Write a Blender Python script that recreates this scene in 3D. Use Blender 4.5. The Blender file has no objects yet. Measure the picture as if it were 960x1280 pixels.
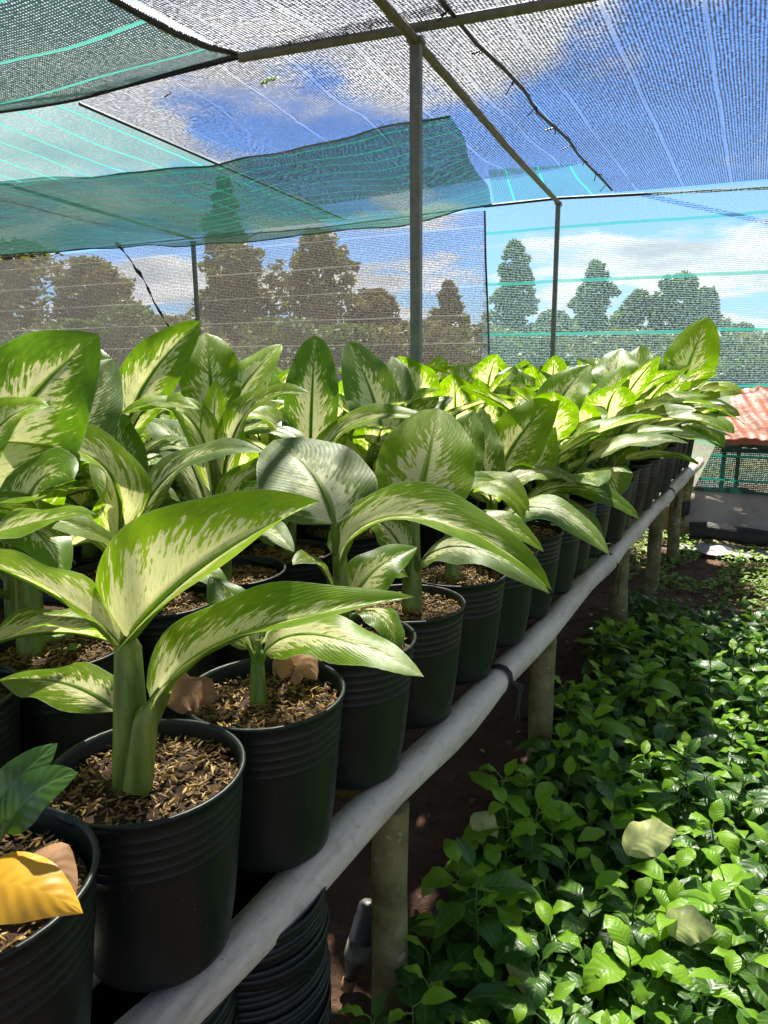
import bpy, math, random
from mathutils import Vector, Matrix, noise as mnoise
R = math.radians
rng = random.Random(7)
S = bpy.context.scene
C = S.collection

# ------------------------------------------------------------------ camera
CAM_H, FOCAL = 1.28, 924.0            # metres above the ground; focal length in photo pixels (960 x 1280)
PITCH, YAW, ROLL = R(12.2), R(27.0), R(0.6)
fw = Vector((-math.sin(YAW)*math.cos(PITCH), math.cos(YAW)*math.cos(PITCH), -math.sin(PITCH)))
rt0 = Vector((math.cos(YAW), math.sin(YAW), 0)); up0 = rt0.cross(fw)
rt = rt0*math.cos(ROLL) - up0*math.sin(ROLL); up = up0*math.cos(ROLL) + rt0*math.sin(ROLL)
EYE = Vector((0, 0, CAM_H))
cam_d = bpy.data.cameras.new('camera'); cam = bpy.data.objects.new('camera', cam_d); C.objects.link(cam)
cam.matrix_world = Matrix(((rt.x, up.x, -fw.x, EYE.x), (rt.y, up.y, -fw.y, EYE.y), (rt.z, up.z, -fw.z, EYE.z), (0, 0, 0, 1)))
cam_d.sensor_fit = 'VERTICAL'; cam_d.sensor_height = 36.0; cam_d.lens = 36.0*FOCAL/1280
cam_d.clip_start = 0.02; cam_d.clip_end = 3000
S.camera = cam
S.render.resolution_x, S.render.resolution_y = 768, 1024

def at(x, y, d):                       # a survey point: photo pixel and distance along the view axis -> metres
    return EYE + (fw + rt*((x-480)/FOCAL) - up*((y-640)/FOCAL))*d
def atz(x, y, z):
    v = fw + rt*((x-480)/FOCAL) - up*((y-640)/FOCAL)
    return EYE + v*((z-CAM_H)/v.z)

# ------------------------------------------------------------------ world, sun, exposure
SUN = Vector((-0.27, 0.62, 1.0)).normalized()
w = bpy.data.worlds.new('World'); S.world = w; w.use_nodes = True
nt = w.node_tree; nt.nodes.clear()
def N(nt, t, **k):
    n = nt.nodes.new(t)
    for a, b in k.items(): setattr(n, a, b)
    return n
def math_(nt, op, a, b=None, c=None, clamp=False):
    n = N(nt, 'ShaderNodeMath', operation=op); n.use_clamp = clamp
    for i, v in enumerate((a, b, c)):
        if v is None: continue
        if isinstance(v, (int, float)): n.inputs[i].default_value = v
        else: nt.links.new(v, n.inputs[i])
    return n.outputs[0]
def ramp(nt, fac, stops, interp='LINEAR'):
    n = N(nt, 'ShaderNodeValToRGB'); e = n.color_ramp.elements; n.color_ramp.interpolation = interp
    while len(e) < len(stops): e.new(0.5)
    for el, (p, c) in zip(e, stops):
        el.position = p; el.color = (*c, 1) if len(c) == 3 else c
    nt.links.new(fac, n.inputs[0]); return n.outputs[0]
def mixc(nt, fac, a, b, bt='MIX'):
    n = N(nt, 'ShaderNodeMix', data_type='RGBA', blend_type=bt)
    for i, v in ((0, fac), (6, a), (7, b)):
        if isinstance(v, (int, float)): n.inputs[i].default_value = v
        elif isinstance(v, tuple): n.inputs[i].default_value = (*v, 1)
        else: nt.links.new(v, n.inputs[i])
    return n.outputs[2]
def sstep(nt, v, a, b):
    n = N(nt, 'ShaderNodeMapRange', interpolation_type='SMOOTHSTEP')
    nt.links.new(v, n.inputs[0]); n.inputs[1].default_value = a; n.inputs[2].default_value = b
    return n.outputs[0]
def noise_(nt, vec, scale, detail=2, rough=0.5, dist=0):
    n = N(nt, 'ShaderNodeTexNoise'); n.inputs['Scale'].default_value = scale; n.inputs['Detail'].default_value = detail
    n.inputs['Roughness'].default_value = rough; n.inputs['Distortion'].default_value = dist
    if vec is not None: nt.links.new(vec, n.inputs['Vector'])
    return n.outputs['Fac']
sky = N(nt, 'ShaderNodeTexSky', sky_type='NISHITA'); sky.sun_disc = False
sky.sun_elevation = math.asin(SUN.z); sky.sun_rotation = math.atan2(SUN.x, SUN.y)
sky.air_density = 1.0; sky.dust_density = 0.6; sky.ozone_density = 1.6
tc = N(nt, 'ShaderNodeTexCoord')
sp = N(nt, 'ShaderNodeSeparateXYZ'); nt.links.new(tc.outputs['Generated'], sp.inputs[0])
# cumulus on a flat cloud deck: direction / (z + k)
zz = math_(nt, 'ADD', math_(nt, 'MAXIMUM', sp.outputs[2], 0.0), 0.16)
cb = N(nt, 'ShaderNodeCombineXYZ')
nt.links.new(math_(nt, 'DIVIDE', sp.outputs[0], zz), cb.inputs[0]); nt.links.new(math_(nt, 'DIVIDE', sp.outputs[1], zz), cb.inputs[1])
cb.inputs[2].default_value = 3.7
cl = noise_(nt, cb.outputs[0], 1.15, 8, 0.56, 0.15)
cmask = sstep(nt, cl, 0.455, 0.555)
cshade = ramp(nt, noise_(nt, cb.outputs[0], 2.6, 5, 0.6), [(0.3, (3.2, 3.5, 4.1)), (0.62, (6.1, 6.2, 6.3))])
skyc = mixc(nt, 1.0, sky.outputs[0], (0.35, 0.56, 0.93), 'MULTIPLY')
bg = N(nt, 'ShaderNodeBackground'); bg.inputs['Strength'].default_value = 0.05
nt.links.new(mixc(nt, cmask, skyc, cshade), bg.inputs['Color'])
nt.links.new(bg.outputs[0], N(nt, 'ShaderNodeOutputWorld').inputs[0])
sun_d = bpy.data.lights.new('sun', 'SUN'); sun_d.energy = 5.0; sun_d.angle = R(1.0); sun_d.color = (1.0, 0.945, 0.83)
sun_o = bpy.data.objects.new('sun', sun_d); C.objects.link(sun_o); sun_o.rotation_euler = (-SUN).to_track_quat('-Z', 'Y').to_euler()
sun_o.location = (0, 0, 8)
S.view_settings.view_transform = 'Standard'; S.view_settings.look = 'None'; S.view_settings.exposure = 2.15; S.view_settings.gamma = 1.0
S.render.engine = 'CYCLES'; S.cycles.max_bounces = 8; S.cycles.transparent_max_bounces = 16
S.cycles.use_denoising = True; S.cycles.caustics_reflective = False; S.cycles.caustics_refractive = False

# ------------------------------------------------------------------ material kit
def new_mat(name):
    m = bpy.data.materials.new(name); m.use_nodes = True; m.node_tree.nodes.clear(); return m, m.node_tree
def out(nt, sh): nt.links.new(sh, N(nt, 'ShaderNodeOutputMaterial').inputs[0])
def prin(nt, col, rough=0.5, spec=0.5, bump=None, bs=0.3, bd=0.01, metal=0):
    p = N(nt, 'ShaderNodeBsdfPrincipled')
    if isinstance(col, tuple): p.inputs['Base Color'].default_value = (*col, 1)
    else: nt.links.new(col, p.inputs['Base Color'])
    if isinstance(rough, (int, float)): p.inputs['Roughness'].default_value = rough
    else: nt.links.new(rough, p.inputs['Roughness'])
    p.inputs['Specular IOR Level'].default_value = spec; p.inputs['Metallic'].default_value = metal
    if bump is not None:
        b = N(nt, 'ShaderNodeBump'); b.inputs['Strength'].default_value = bs; b.inputs['Distance'].default_value = bd
        nt.links.new(bump, b.inputs['Height']); nt.links.new(b.outputs[0], p.inputs['Normal'])
    return p.outputs[0]
def mix_sh(nt, f, a, b):
    n = N(nt, 'ShaderNodeMixShader')
    if isinstance(f, (int, float)): n.inputs[0].default_value = f
    else: nt.links.new(f, n.inputs[0])
    nt.links.new(a, n.inputs[1]); nt.links.new(b, n.inputs[2]); return n.outputs[0]
def transl(nt, col):
    n = N(nt, 'ShaderNodeBsdfTranslucent')
    if isinstance(col, tuple): n.inputs[0].default_value = (*col, 1)
    else: nt.links.new(col, n.inputs[0])
    return n.outputs[0]
def objco(nt): return N(nt, 'ShaderNodeTexCoord').outputs['Object']

def mat_simple(name, c1, c2, scale=8, rough=0.6, spec=0.4, bs=0.3, bd=0.01, detail=4, stretch=None):
    m, nt = new_mat(name); v = objco(nt)
    if stretch:
        mp = N(nt, 'ShaderNodeMapping'); mp.inputs['Scale'].default_value = stretch; nt.links.new(v, mp.inputs[0]); v = mp.outputs[0]
    n = noise_(nt, v, scale, detail, 0.6)
    out(nt, prin(nt, ramp(nt, n, [(0.3, c1), (0.7, c2)]), rough, spec, n, bs, bd)); return m

def mat_variegated(name, green, green2, cream, amount=0.6, tr=0.42, rough=0.3):
    """dumb cane blade: green margin and midrib, cream feathered along the side veins"""
    m, nt = new_mat(name)
    uv = N(nt, 'ShaderNodeUVMap').outputs[0]
    sp = N(nt, 'ShaderNodeSeparateXYZ'); nt.links.new(uv, sp.inputs[0])
    t = sp.outputs[0]; v = math_(nt, 'ABSOLUTE', math_(nt, 'SUBTRACT', sp.outputs[1], 0.5)); v = math_(nt, 'MULTIPLY', v, 2.0)
    oi = N(nt, 'ShaderNodeObjectInfo').outputs['Random']
    side = math_(nt, 'MULTIPLY', math_(nt, 'GREATER_THAN', sp.outputs[1], 0.5), 3.1)
    s = math_(nt, 'SUBTRACT', t, math_(nt, 'MULTIPLY', math_(nt, 'POWER', v, 1.15), 0.36))       # along the side veins
    cb = N(nt, 'ShaderNodeCombineXYZ')
    nt.links.new(math_(nt, 'MULTIPLY', s, 40.0), cb.inputs[0]); nt.links.new(math_(nt, 'MULTIPLY', v, 4.6), cb.inputs[1])
    nt.links.new(math_(nt, 'ADD', side, math_(nt, 'MULTIPLY', oi, 50.0)), cb.inputs[2])
    streak = noise_(nt, cb.outputs[0], 1.0, 3, 0.65)
    cb2 = N(nt, 'ShaderNodeCombineXYZ')
    nt.links.new(math_(nt, 'MULTIPLY', s, 9.0), cb2.inputs[0]); nt.links.new(math_(nt, 'MULTIPLY', v, 4.0), cb2.inputs[1])
    nt.links.new(math_(nt, 'ADD', side, math_(nt, 'MULTIPLY', oi, 31.0)), cb2.inputs[2])
    blot = noise_(nt, cb2.outputs[0], 1.4, 2, 0.5)
    # how far from the midrib the cream reaches: wide at the base, none at the tip
    reach = math_(nt, 'SUBTRACT', amount + 0.13, math_(nt, 'MULTIPLY', math_(nt, 'POWER', t, 1.7), 0.92))
    reach = math_(nt, 'ADD', reach, math_(nt, 'MULTIPLY', math_(nt, 'SUBTRACT', oi, 0.5), 0.22))
    k = math_(nt, 'SUBTRACT', reach, v)
    k = math_(nt, 'ADD', k, math_(nt, 'MULTIPLY', math_(nt, 'SUBTRACT', streak, 0.5), 1.9))
    k = math_(nt, 'ADD', k, math_(nt, 'MULTIPLY', math_(nt, 'SUBTRACT', blot, 0.5), 1.1))
    cm = sstep(nt, k, 0.03, 0.17)
    rib = sstep(nt, math_(nt, 'SUBTRACT', v, math_(nt, 'MULTIPLY', math_(nt, 'SUBTRACT', 1.0, t), 0.085)), 0.0, 0.035)
    cm = math_(nt, 'MULTIPLY', cm, rib)
    blade = math_(nt, 'GREATER_THAN', t, 0.004); cm = math_(nt, 'MULTIPLY', cm, blade)
    gn = noise_(nt, cb2.outputs[0], 2.5, 3)
    g = ramp(nt, gn, [(0.3, green), (0.7, green2)])
    g = mixc(nt, math_(nt, 'MULTIPLY', math_(nt, 'SUBTRACT', 1.0, rib), 0.5), g, (0.20, 0.34, 0.06))
    hs = N(nt, 'ShaderNodeHueSaturation'); nt.links.new(g, hs.inputs['Color'])
    nt.links.new(math_(nt, 'ADD', 0.8, math_(nt, 'MULTIPLY', oi, 0.45)), hs.inputs['Value'])
    halo = math_(nt, 'MULTIPLY', sstep(nt, k, -0.22, 0.05), 0.35); gcol = mixc(nt, math_(nt, 'MULTIPLY', halo, blade), hs.outputs[0], (0.36, 0.44, 0.04))
    cb3 = N(nt, 'ShaderNodeCombineXYZ')
    nt.links.new(math_(nt, 'MULTIPLY', s, 75.0), cb3.inputs[0]); nt.links.new(math_(nt, 'MULTIPLY', v, 7.0), cb3.inputs[1]); nt.links.new(math_(nt, 'ADD', side, math_(nt, 'MULTIPLY', oi, 17.0)), cb3.inputs[2])
    fleck = math_(nt, 'MULTIPLY', sstep(nt, noise_(nt, cb3.outputs[0], 1.0, 3, 0.7), 0.50, 0.68), 0.55)
    cm = math_(nt, 'MULTIPLY', cm, math_(nt, 'SUBTRACT', 1.0, fleck))
    col = mixc(nt, math_(nt, 'MULTIPLY', cm, 0.95), gcol, cream)
    edge = sstep(nt, v, 0.965, 0.995); col = mixc(nt, math_(nt, 'MULTIPLY', edge, math_(nt, 'MULTIPLY', blade, 0.5)), col, (0.5, 0.58, 0.34))
    vein = math_(nt, 'SINE', math_(nt, 'MULTIPLY', s, 150.0))
    bump = math_(nt, 'ADD', math_(nt, 'MULTIPLY', vein, 0.35), math_(nt, 'MULTIPLY', blot, 1.6))
    spots = noise_(nt, objco(nt), 160, 2)
    rg = math_(nt, 'ADD', rough, math_(nt, 'MULTIPLY', gn, 0.16))
    tip = math_(nt, 'ADD', sstep(nt, t, 0.975, 1.0), math_(nt, 'MULTIPLY', sstep(nt, noise_(nt, objco(nt), 34, 3, 0.6), 0.70, 0.76), 0.45)); col = mixc(nt, math_(nt, 'MULTIPLY', tip, 0.6), col, (0.22, 0.13, 0.04))
    p = prin(nt, col, rg, 0.30, bump, 0.16, 0.0013)
    tcol = mixc(nt, 1.0, col, (1.12, 1.12, 0.55), 'MULTIPLY')
    tcol2 = mixc(nt, cm, mixc(nt, 1.0, gcol, (1.2, 1.3, 0.35), 'MULTIPLY'), (1.0, 0.96, 0.45))
    out(nt, mix_sh(nt, tr, p, transl(nt, tcol2))); return m

def mat_leaf(name, c1, c2, rough=0.2, tr=0.3, tmul=(1.9, 1.7, 0.4), spec=0.55, ribc=(0.22, 0.34, 0.10)):
    m, nt = new_mat(name)
    uv = N(nt, 'ShaderNodeUVMap').outputs[0]
    sp = N(nt, 'ShaderNodeSeparateXYZ'); nt.links.new(uv, sp.inputs[0])
    v = math_(nt, 'MULTIPLY', math_(nt, 'ABSOLUTE', math_(nt, 'SUBTRACT', sp.outputs[1], 0.5)), 2.0)
    oi = N(nt, 'ShaderNodeObjectInfo').outputs['Random']
    s = math_(nt, 'SUBTRACT', sp.outputs[0], math_(nt, 'MULTIPLY', v, 0.22))
    vein = math_(nt, 'SINE', math_(nt, 'MULTIPLY', s, 48.0))
    g = mixc(nt, oi, c1, c2)
    n = noise_(nt, objco(nt), 30, 3); g = mixc(nt, math_(nt, 'MULTIPLY', n, 0.5), g, c2)
    rib = sstep(nt, v, 0.10, 0.03); g = mixc(nt, math_(nt, 'MULTIPLY', rib, 0.4), g, ribc)
    bump = math_(nt, 'ADD', vein, math_(nt, 'MULTIPLY', n, 1.4))
    p = prin(nt, g, rough, spec, bump, 0.25, 0.0008)
    out(nt, mix_sh(nt, tr, p, transl(nt, mixc(nt, 1.0, g, tmul, 'MULTIPLY')))); return m

def mat_net(name, thread, line, pu, pv, thr, line_gap, line_w, line_open=0.0, soft=0.10, tr=0.45, wob=0.5, rw=0.5, fn=1.15):
    """knitted shade cloth: woven tape with real holes (UV in metres, u across the rows)"""
    m, nt = new_mat(name)
    uv = N(nt, 'ShaderNodeUVMap').outputs[0]
    sp = N(nt, 'ShaderNodeSeparateXYZ'); nt.links.new(uv, sp.inputs[0]); U, V = sp.outputs[0], sp.outputs[1]
    wn = noise_(nt, uv, 9, 3, 0.6); wl = noise_(nt, uv, 1.3, 2)
    fine = noise_(nt, uv, 0.8/pu, 2, 0.6)
    ph = math_(nt, 'ADD', math_(nt, 'MULTIPLY', U, 2*math.pi/pu), math_(nt, 'MULTIPLY', math_(nt, 'SUBTRACT', wn, 0.5), 5*wob))
    row = math_(nt, 'MULTIPLY_ADD', math_(nt, 'SINE', ph), 0.5, 0.5)
    rid = math_(nt, 'FLOOR', math_(nt, 'DIVIDE', ph, 2*math.pi))
    pc = math_(nt, 'ADD', math_(nt, 'MULTIPLY', V, 2*math.pi/pv), math_(nt, 'MULTIPLY', rid, 2.4))
    col = math_(nt, 'MULTIPLY_ADD', math_(nt, 'SINE', pc), 0.5, 0.5)
    f = math_(nt, 'ADD', math_(nt, 'MULTIPLY', row, rw), math_(nt, 'MULTIPLY', col, 1-rw))
    f = math_(nt, 'ADD', f, math_(nt, 'MULTIPLY', math_(nt, 'SUBTRACT', fine, 0.5), fn))
    f = math_(nt, 'ADD', f, math_(nt, 'MULTIPLY', math_(nt, 'SUBTRACT', wl, 0.5), 0.25))
    a = sstep(nt, f, thr-soft, thr+soft)
    lw = math_(nt, 'ADD', math_(nt, 'DIVIDE', U, line_gap), math_(nt, 'MULTIPLY', math_(nt, 'SUBTRACT', wl, 0.5), 0.1))
    lm = math_(nt, 'LESS_THAN', math_(nt, 'ABSOLUTE', math_(nt, 'SUBTRACT', math_(nt, 'FRACT', lw), 0.5)), line_w/line_gap/2)
    lalpha = math_(nt, 'MULTIPLY', lm, 1.0-line_open)
    keep = math_(nt, 'SUBTRACT', 1.0, lm)
    a = math_(nt, 'MAXIMUM', math_(nt, 'MULTIPLY', a, keep), lalpha)
    tcol = mixc(nt, fine, thread, tuple(min(1, c*2.2) for c in thread))
    c = mixc(nt, lm, tcol, line)
    p = prin(nt, c, 0.38, 0.5)
    sh = mix_sh(nt, tr, p, transl(nt, c))
    tp = N(nt, 'ShaderNodeBsdfTransparent')
    out(nt, mix_sh(nt, a, tp.outputs[0], sh)); return m

M = {}
M['cane'] = mat_variegated('dumb_cane_leaf', (0.125, 0.235, 0.008), (0.185, 0.31, 0.012), (0.76, 0.75, 0.40), 0.62, 0.5)
M['cane_dark'] = mat_variegated('dumb_cane_leaf_dark', (0.085, 0.18, 0.012), (0.13, 0.25, 0.014), (0.70, 0.71, 0.38), 0.56, 0.44, 0.27)
M['cane_lime'] = mat_variegated('dumb_cane_leaf_lime', (0.19, 0.32, 0.008), (0.26, 0.39, 0.012), (0.80, 0.78, 0.40), 0.6, 0.52, 0.36)
M['cane_pale'] = mat_variegated('dumb_cane_leaf_pale', (0.10, 0.18, 0.03), (0.15, 0.24, 0.04), (0.64, 0.66, 0.40), 0.62, 0.34, 0.42)
m, nt = new_mat('cane_stem'); v = objco(nt); mp = N(nt, 'ShaderNodeMapping'); mp.inputs['Scale'].default_value = (60, 60, 4); nt.links.new(v, mp.inputs[0])
n = noise_(nt, mp.outputs[0], 1.0, 4); n2 = math_(nt, 'MULTIPLY', noise_(nt, v, 25, 3), 0.45)
p = prin(nt, mixc(nt, n2, ramp(nt, n, [(0.38, (0.065, 0.12, 0.010)), (0.62, (0.24, 0.32, 0.055))]), (0.13, 0.21, 0.022)), 0.42, 0.35, n, 0.6, 0.003)
out(nt, mix_sh(nt, 0.15, p, transl(nt, (0.2, 0.35, 0.04)))); M['stem'] = m
m, nt = new_mat('pot_plastic'); v = objco(nt)
n = noise_(nt, v, 14, 5, 0.6); oi = N(nt, 'ShaderNodeObjectInfo').outputs['Random']
mp = N(nt, 'ShaderNodeMapping'); mp.inputs['Scale'].default_value = (3, 3, 40); nt.links.new(v, mp.inputs[0]); n3 = noise_(nt, mp.outputs[0], 2, 3)
dust = math_(nt, 'MULTIPLY', sstep(nt, noise_(nt, v, 7, 6, 0.7), 0.5, 0.8), 0.4)
speck = sstep(nt, noise_(nt, v, 260, 1), 0.74, 0.8)
c = mixc(nt, oi, (0.0062, 0.0100, 0.0090), (0.0066, 0.0145, 0.0100)); c = mixc(nt, dust, c, (0.035, 0.036, 0.03)); c = mixc(nt, math_(nt, 'MULTIPLY', speck, 0.35), c, (0.25, 0.24, 0.2))
out(nt, prin(nt, c, math_(nt, 'ADD', 0.30, math_(nt, 'MULTIPLY', n, 0.25)), 0.32, math_(nt, 'ADD', n, math_(nt, 'MULTIPLY', n3, 0.4)), 0.18, 0.006)); M['pot'] = m
M['soil'] = mat_simple('potting_mix', (0.018, 0.011, 0.007), (0.075, 0.045, 0.025), 60, 0.9, 0.2, 0.9, 0.01)
m, nt = new_mat('rice_husk'); uv = N(nt, 'ShaderNodeUVMap').outputs[0]
wn = N(nt, 'ShaderNodeTexWhiteNoise'); nt.links.new(uv, wn.inputs[0])
out(nt, prin(nt, ramp(nt, wn.outputs[0], [(0.0, (0.035, 0.02, 0.008)), (0.4, (0.15, 0.085, 0.022)), (0.75, (0.34, 0.21, 0.055)), (1.0, (0.50, 0.35, 0.13))]), 0.6, 0.3)); M['husk'] = m
m, nt = new_mat('white_pipe'); v = objco(nt); mp = N(nt, 'ShaderNodeMapping'); mp.inputs['Scale'].default_value = (14, 2.2, 14); nt.links.new(v, mp.inputs[0])
n = noise_(nt, mp.outputs[0], 1.3, 6, 0.65); n2 = noise_(nt, v, 40, 4); scr = sstep(nt, noise_(nt, v, 90, 2), 0.68, 0.76)
geo = N(nt, 'ShaderNodeSeparateXYZ'); nt.links.new(v, geo.inputs[0])
c = ramp(nt, n, [(0.25, (0.24, 0.20, 0.13)), (0.5, (0.60, 0.545, 0.42)), (0.8, (0.76, 0.70, 0.56))])
c = mixc(nt, math_(nt, 'MULTIPLY', scr, 0.6), c, (0.09, 0.075, 0.05))
c = mixc(nt, math_(nt, 'MULTIPLY', sstep(nt, n2, 0.55, 0.75), 0.35), c, (0.2, 0.18, 0.11))
out(nt, prin(nt, c, 0.5, 0.35, n2, 0.25, 0.004)); M['pipe'] = m
m, nt = new_mat('mossy_leg'); v = objco(nt)
n = noise_(nt, v, 16, 6, 0.65); n2 = noise_(nt, v, 9, 3); lich = sstep(nt, noise_(nt, v, 22, 2, 0.5, 0.6), 0.63, 0.66)
c = ramp(nt, n, [(0.3, (0.09, 0.075, 0.025)), (0.55, (0.24, 0.205, 0.085)), (0.8, (0.40, 0.35, 0.19))])
c = mixc(nt, math_(nt, 'MULTIPLY', n2, 0.5), c, (0.07, 0.10, 0.03)); c = mixc(nt, math_(nt, 'MULTIPLY', lich, 0.75), c, (0.33, 0.33, 0.24))
out(nt, prin(nt, c, 0.85, 0.2, n, 0.6, 0.008)); M['leg'] = m
M['steel'] = mat_simple('painted_steel', (0.10, 0.115, 0.095), (0.17, 0.19, 0.155), 30, 0.5, 0.4, 0.15, 0.003)
M['steel_olive'] = mat_simple('olive_pipe', (0.07, 0.065, 0.03), (0.13, 0.12, 0.06), 30, 0.55, 0.35, 0.2, 0.003)
M['black'] = mat_simple('black_cord', (0.008, 0.008, 0.009), (0.025, 0.025, 0.027), 60, 0.55, 0.4, 0.4, 0.002)
M['net_roof'] = mat_net('black_shade_net', (0.012, 0.012, 0.015), (0.09, 0.11, 0.15), 0.014, 0.012, 0.45, 0.31, 0.009, 0.45, tr=0.4, rw=.5, fn=1.5)
M['net_wall'] = mat_net('black_wall_net', (0.085, 0.080, 0.070), (0.30, 0.30, 0.28), 0.014, 0.010, 0.46, 0.23, 0.007, 0.4, tr=0.4, wob=0.2)
M['net_green'] = mat_net('green_shade_net', (0.003, 0.034, 0.026), (0.012, 0.30, 0.21), 0.013, 0.011, 0.29, 0.17, 0.012, 0.0, tr=0.45)
M['net_dark'] = mat_net('dark_green_shade_net', (0.010, 0.030, 0.028), (0.02, 0.30, 0.24), 0.014, 0.011, 0.17, 0.34, 0.022, 0.1, tr=0.4)
M['net_pale'] = mat_net('pale_green_net', (0.13, 0.20, 0.205), (0.05, 0.32, 0.28), 0.013, 0.010, 0.60, 0.40, 0.022, 0.2, tr=0.5, rw=.6)
M['net_aqua'] = mat_net('aqua_roof_net', (0.020, 0.075, 0.070), (0.03, 0.32, 0.26), 0.012, 0.009, 0.40, 0.24, 0.014, 0.1, tr=0.6)
m, nt = new_mat('ground_soil'); v = objco(nt)
n = noise_(nt, v, 9, 8, 0.65); n2 = noise_(nt, v, 1.1, 3); n3 = noise_(nt, v, 70, 3)
c = ramp(nt, n, [(0.25, (0.050, 0.028, 0.018)), (0.55, (0.115, 0.066, 0.042)), (0.8, (0.19, 0.12, 0.08))])
sx = N(nt, 'ShaderNodeSeparateXYZ'); nt.links.new(v, sx.inputs[0])
far = sstep(nt, sx.outputs[1], 6.5, 9.0)
gr = ramp(nt, noise_(nt, v, 0.5, 6), [(0.35, (0.05, 0.085, 0.02)), (0.65, (0.15, 0.13, 0.06))])
c = mixc(nt, math_(nt, 'MULTIPLY', far, sstep(nt, n2, 0.3, 0.5)), c, gr)
out(nt, prin(nt, c, 0.92, 0.2, math_(nt, 'ADD', n, math_(nt, 'MULTIPLY', n3, 0.35)), 0.9, 0.03)); M['ground'] = m
M['seed_dark'] = mat_leaf('seedling_leaf', (0.020, 0.080, 0.015), (0.075, 0.18, 0.016), 0.36, 0.34, spec=.32)
M['seed_new'] = mat_leaf('seedling_new_leaf', (0.15, 0.34, 0.015), (0.24, 0.44, 0.03), 0.38, 0.42, spec=.32)
M['seed_stem'] = mat_simple('seedling_stem', (0.05, 0.11, 0.02), (0.12, 0.18, 0.05), 40, 0.6)
M['dark_leaf'] = mat_leaf('dark_oval_leaf', (0.035, 0.095, 0.012), (0.055, 0.13, 0.016), 0.3, 0.25)
M['weed'] = mat_leaf('weed_leaf', (0.12, 0.25, 0.025), (0.22, 0.36, 0.05), 0.5, 0.35)
M['pale_fallen'] = mat_leaf('pale_fallen_leaf', (0.30, 0.37, 0.11), (0.44, 0.48, 0.18), 0.5, 0.3, (1.2, 1.2, 0.7), .4, (.4, .4, .2))
M['yellow_fallen'] = mat_leaf('yellow_fallen_leaf', (0.72, 0.34, 0.02), (0.82, 0.55, 0.05), 0.4, 0.3, (1.2, 1.0, 0.5), .4, (.8, .5, .05))
M['brown_fallen'] = mat_leaf('brown_dry_leaf', (0.17, 0.085, 0.038), (0.33, 0.19, 0.095), 0.65, 0.2, (1.2, 1.0, 0.7), 0.2, (.25, .14, .07))

# ------------------------------------------------------------------ mesh kit
class MB:
    def __init__(s): s.v = []; s.f = []; s.uv = []
    def grid(s, P, UV=None, wrap=False, flip=False):
        """P[i][j] rows of points -> quads"""
        b = len(s.v); ni, nj = len(P), len(P[0])
        for row in P: s.v.extend(tuple(p) for p in row)
        for i in range(ni-1):
            for j in range(nj if wrap else nj-1):
                k = (j+1) % nj
                q = (b+i*nj+j, b+i*nj+k, b+(i+1)*nj+k, b+(i+1)*nj+j)
                s.f.append(q[::-1] if flip else q)
                if UV: u = (UV[i][j], UV[i][k], UV[i+1][k], UV[i+1][j])
                else: u = ((0, 0),)*4
                s.uv.append(u[::-1] if flip else u)
        return b
    def poly(s, pts, uv=None):
        b = len(s.v); s.v.extend(tuple(p) for p in pts); s.f.append(tuple(range(b, b+len(pts)))); s.uv.append(tuple(uv) if uv else ((0, 0),)*len(pts))
    def tube(s, pts, rad, n=8, cap=True, uvc=None):
        pts = [Vector(p) for p in pts]
        if isinstance(rad, (int, float)): rad = [rad]*len(pts)
        rings = []; prev = None
        for i, p in enumerate(pts):
            t = (pts[min(i+1, len(pts)-1)] - pts[max(i-1, 0)]).normalized()
            if prev is None:
                a = Vector((0, 0, 1)) if abs(t.z) < 0.9 else Vector((1, 0, 0))
                x = t.cross(a).normalized()
            else: x = (prev - t*prev.dot(t)).normalized()
            prev = x; y = t.cross(x)
            rings.append([p + (x*math.cos(2*math.pi*j/n) + y*math.sin(2*math.pi*j/n))*rad[i] for j in range(n)])
        UV = [[uvc]*n for _ in rings] if uvc else None
        s.grid(rings, UV, wrap=True)
        if cap:
            s.poly(rings[0][::-1], [uvc]*n if uvc else None); s.poly(rings[-1], [uvc]*n if uvc else None)
    def lathe(s, prof, n=32, c=(0, 0, 0)):
        s.grid([[(c[0]+r*math.cos(2*math.pi*j/n), c[1]+r*math.sin(2*math.pi*j/n), c[2]+z) for j in range(n)] for r, z in prof], wrap=True)
    def box(s, c, h, rot=0):
        ca, sa = math.cos(rot), math.sin(rot)
        P = []
        for dz in (-1, 1):
            for dx, dy in ((-1, -1), (1, -1), (1, 1), (-1, 1)):
                x, y = dx*h[0], dy*h[1]; P.append((c[0]+x*ca-y*sa, c[1]+x*sa+y*ca, c[2]+dz*h[2]))
        for q in ((3, 2, 1, 0), (4, 5, 6, 7), (0, 1, 5, 4), (1, 2, 6, 5), (2, 3, 7, 6), (3, 0, 4, 7)): s.poly([P[i] for i in q])
    def mesh(s, name, mat, smooth=True):
        me = bpy.data.meshes.new(name); me.from_pydata(s.v, [], s.f)
        l = me.uv_layers.new(name='UVMap'); flat = []
        for u in s.uv:
            for a in u: flat.extend(a)
        l.data.foreach_set('uv', flat)
        if smooth: me.polygons.foreach_set('use_smooth', [True]*len(me.polygons))
        me.materials.append(M[mat] if isinstance(mat, str) else mat); me.update(); return me
    def build(s, name, mat, parent=None, smooth=True): return ob(name, s.mesh(name, mat, smooth), parent)
def ob(name, me, parent=None, loc=None):
    o = bpy.data.objects.new(name, me); C.objects.link(o)
    if parent is not None: o.parent = parent
    if loc is not None: o.location = loc
    return o
def tag(o, label=None, cat=None, group=None, kind=None):
    if label: o['label'] = label
    if cat: o['category'] = cat
    if group: o['group'] = group
    if kind: o['kind'] = kind
    return o
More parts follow.
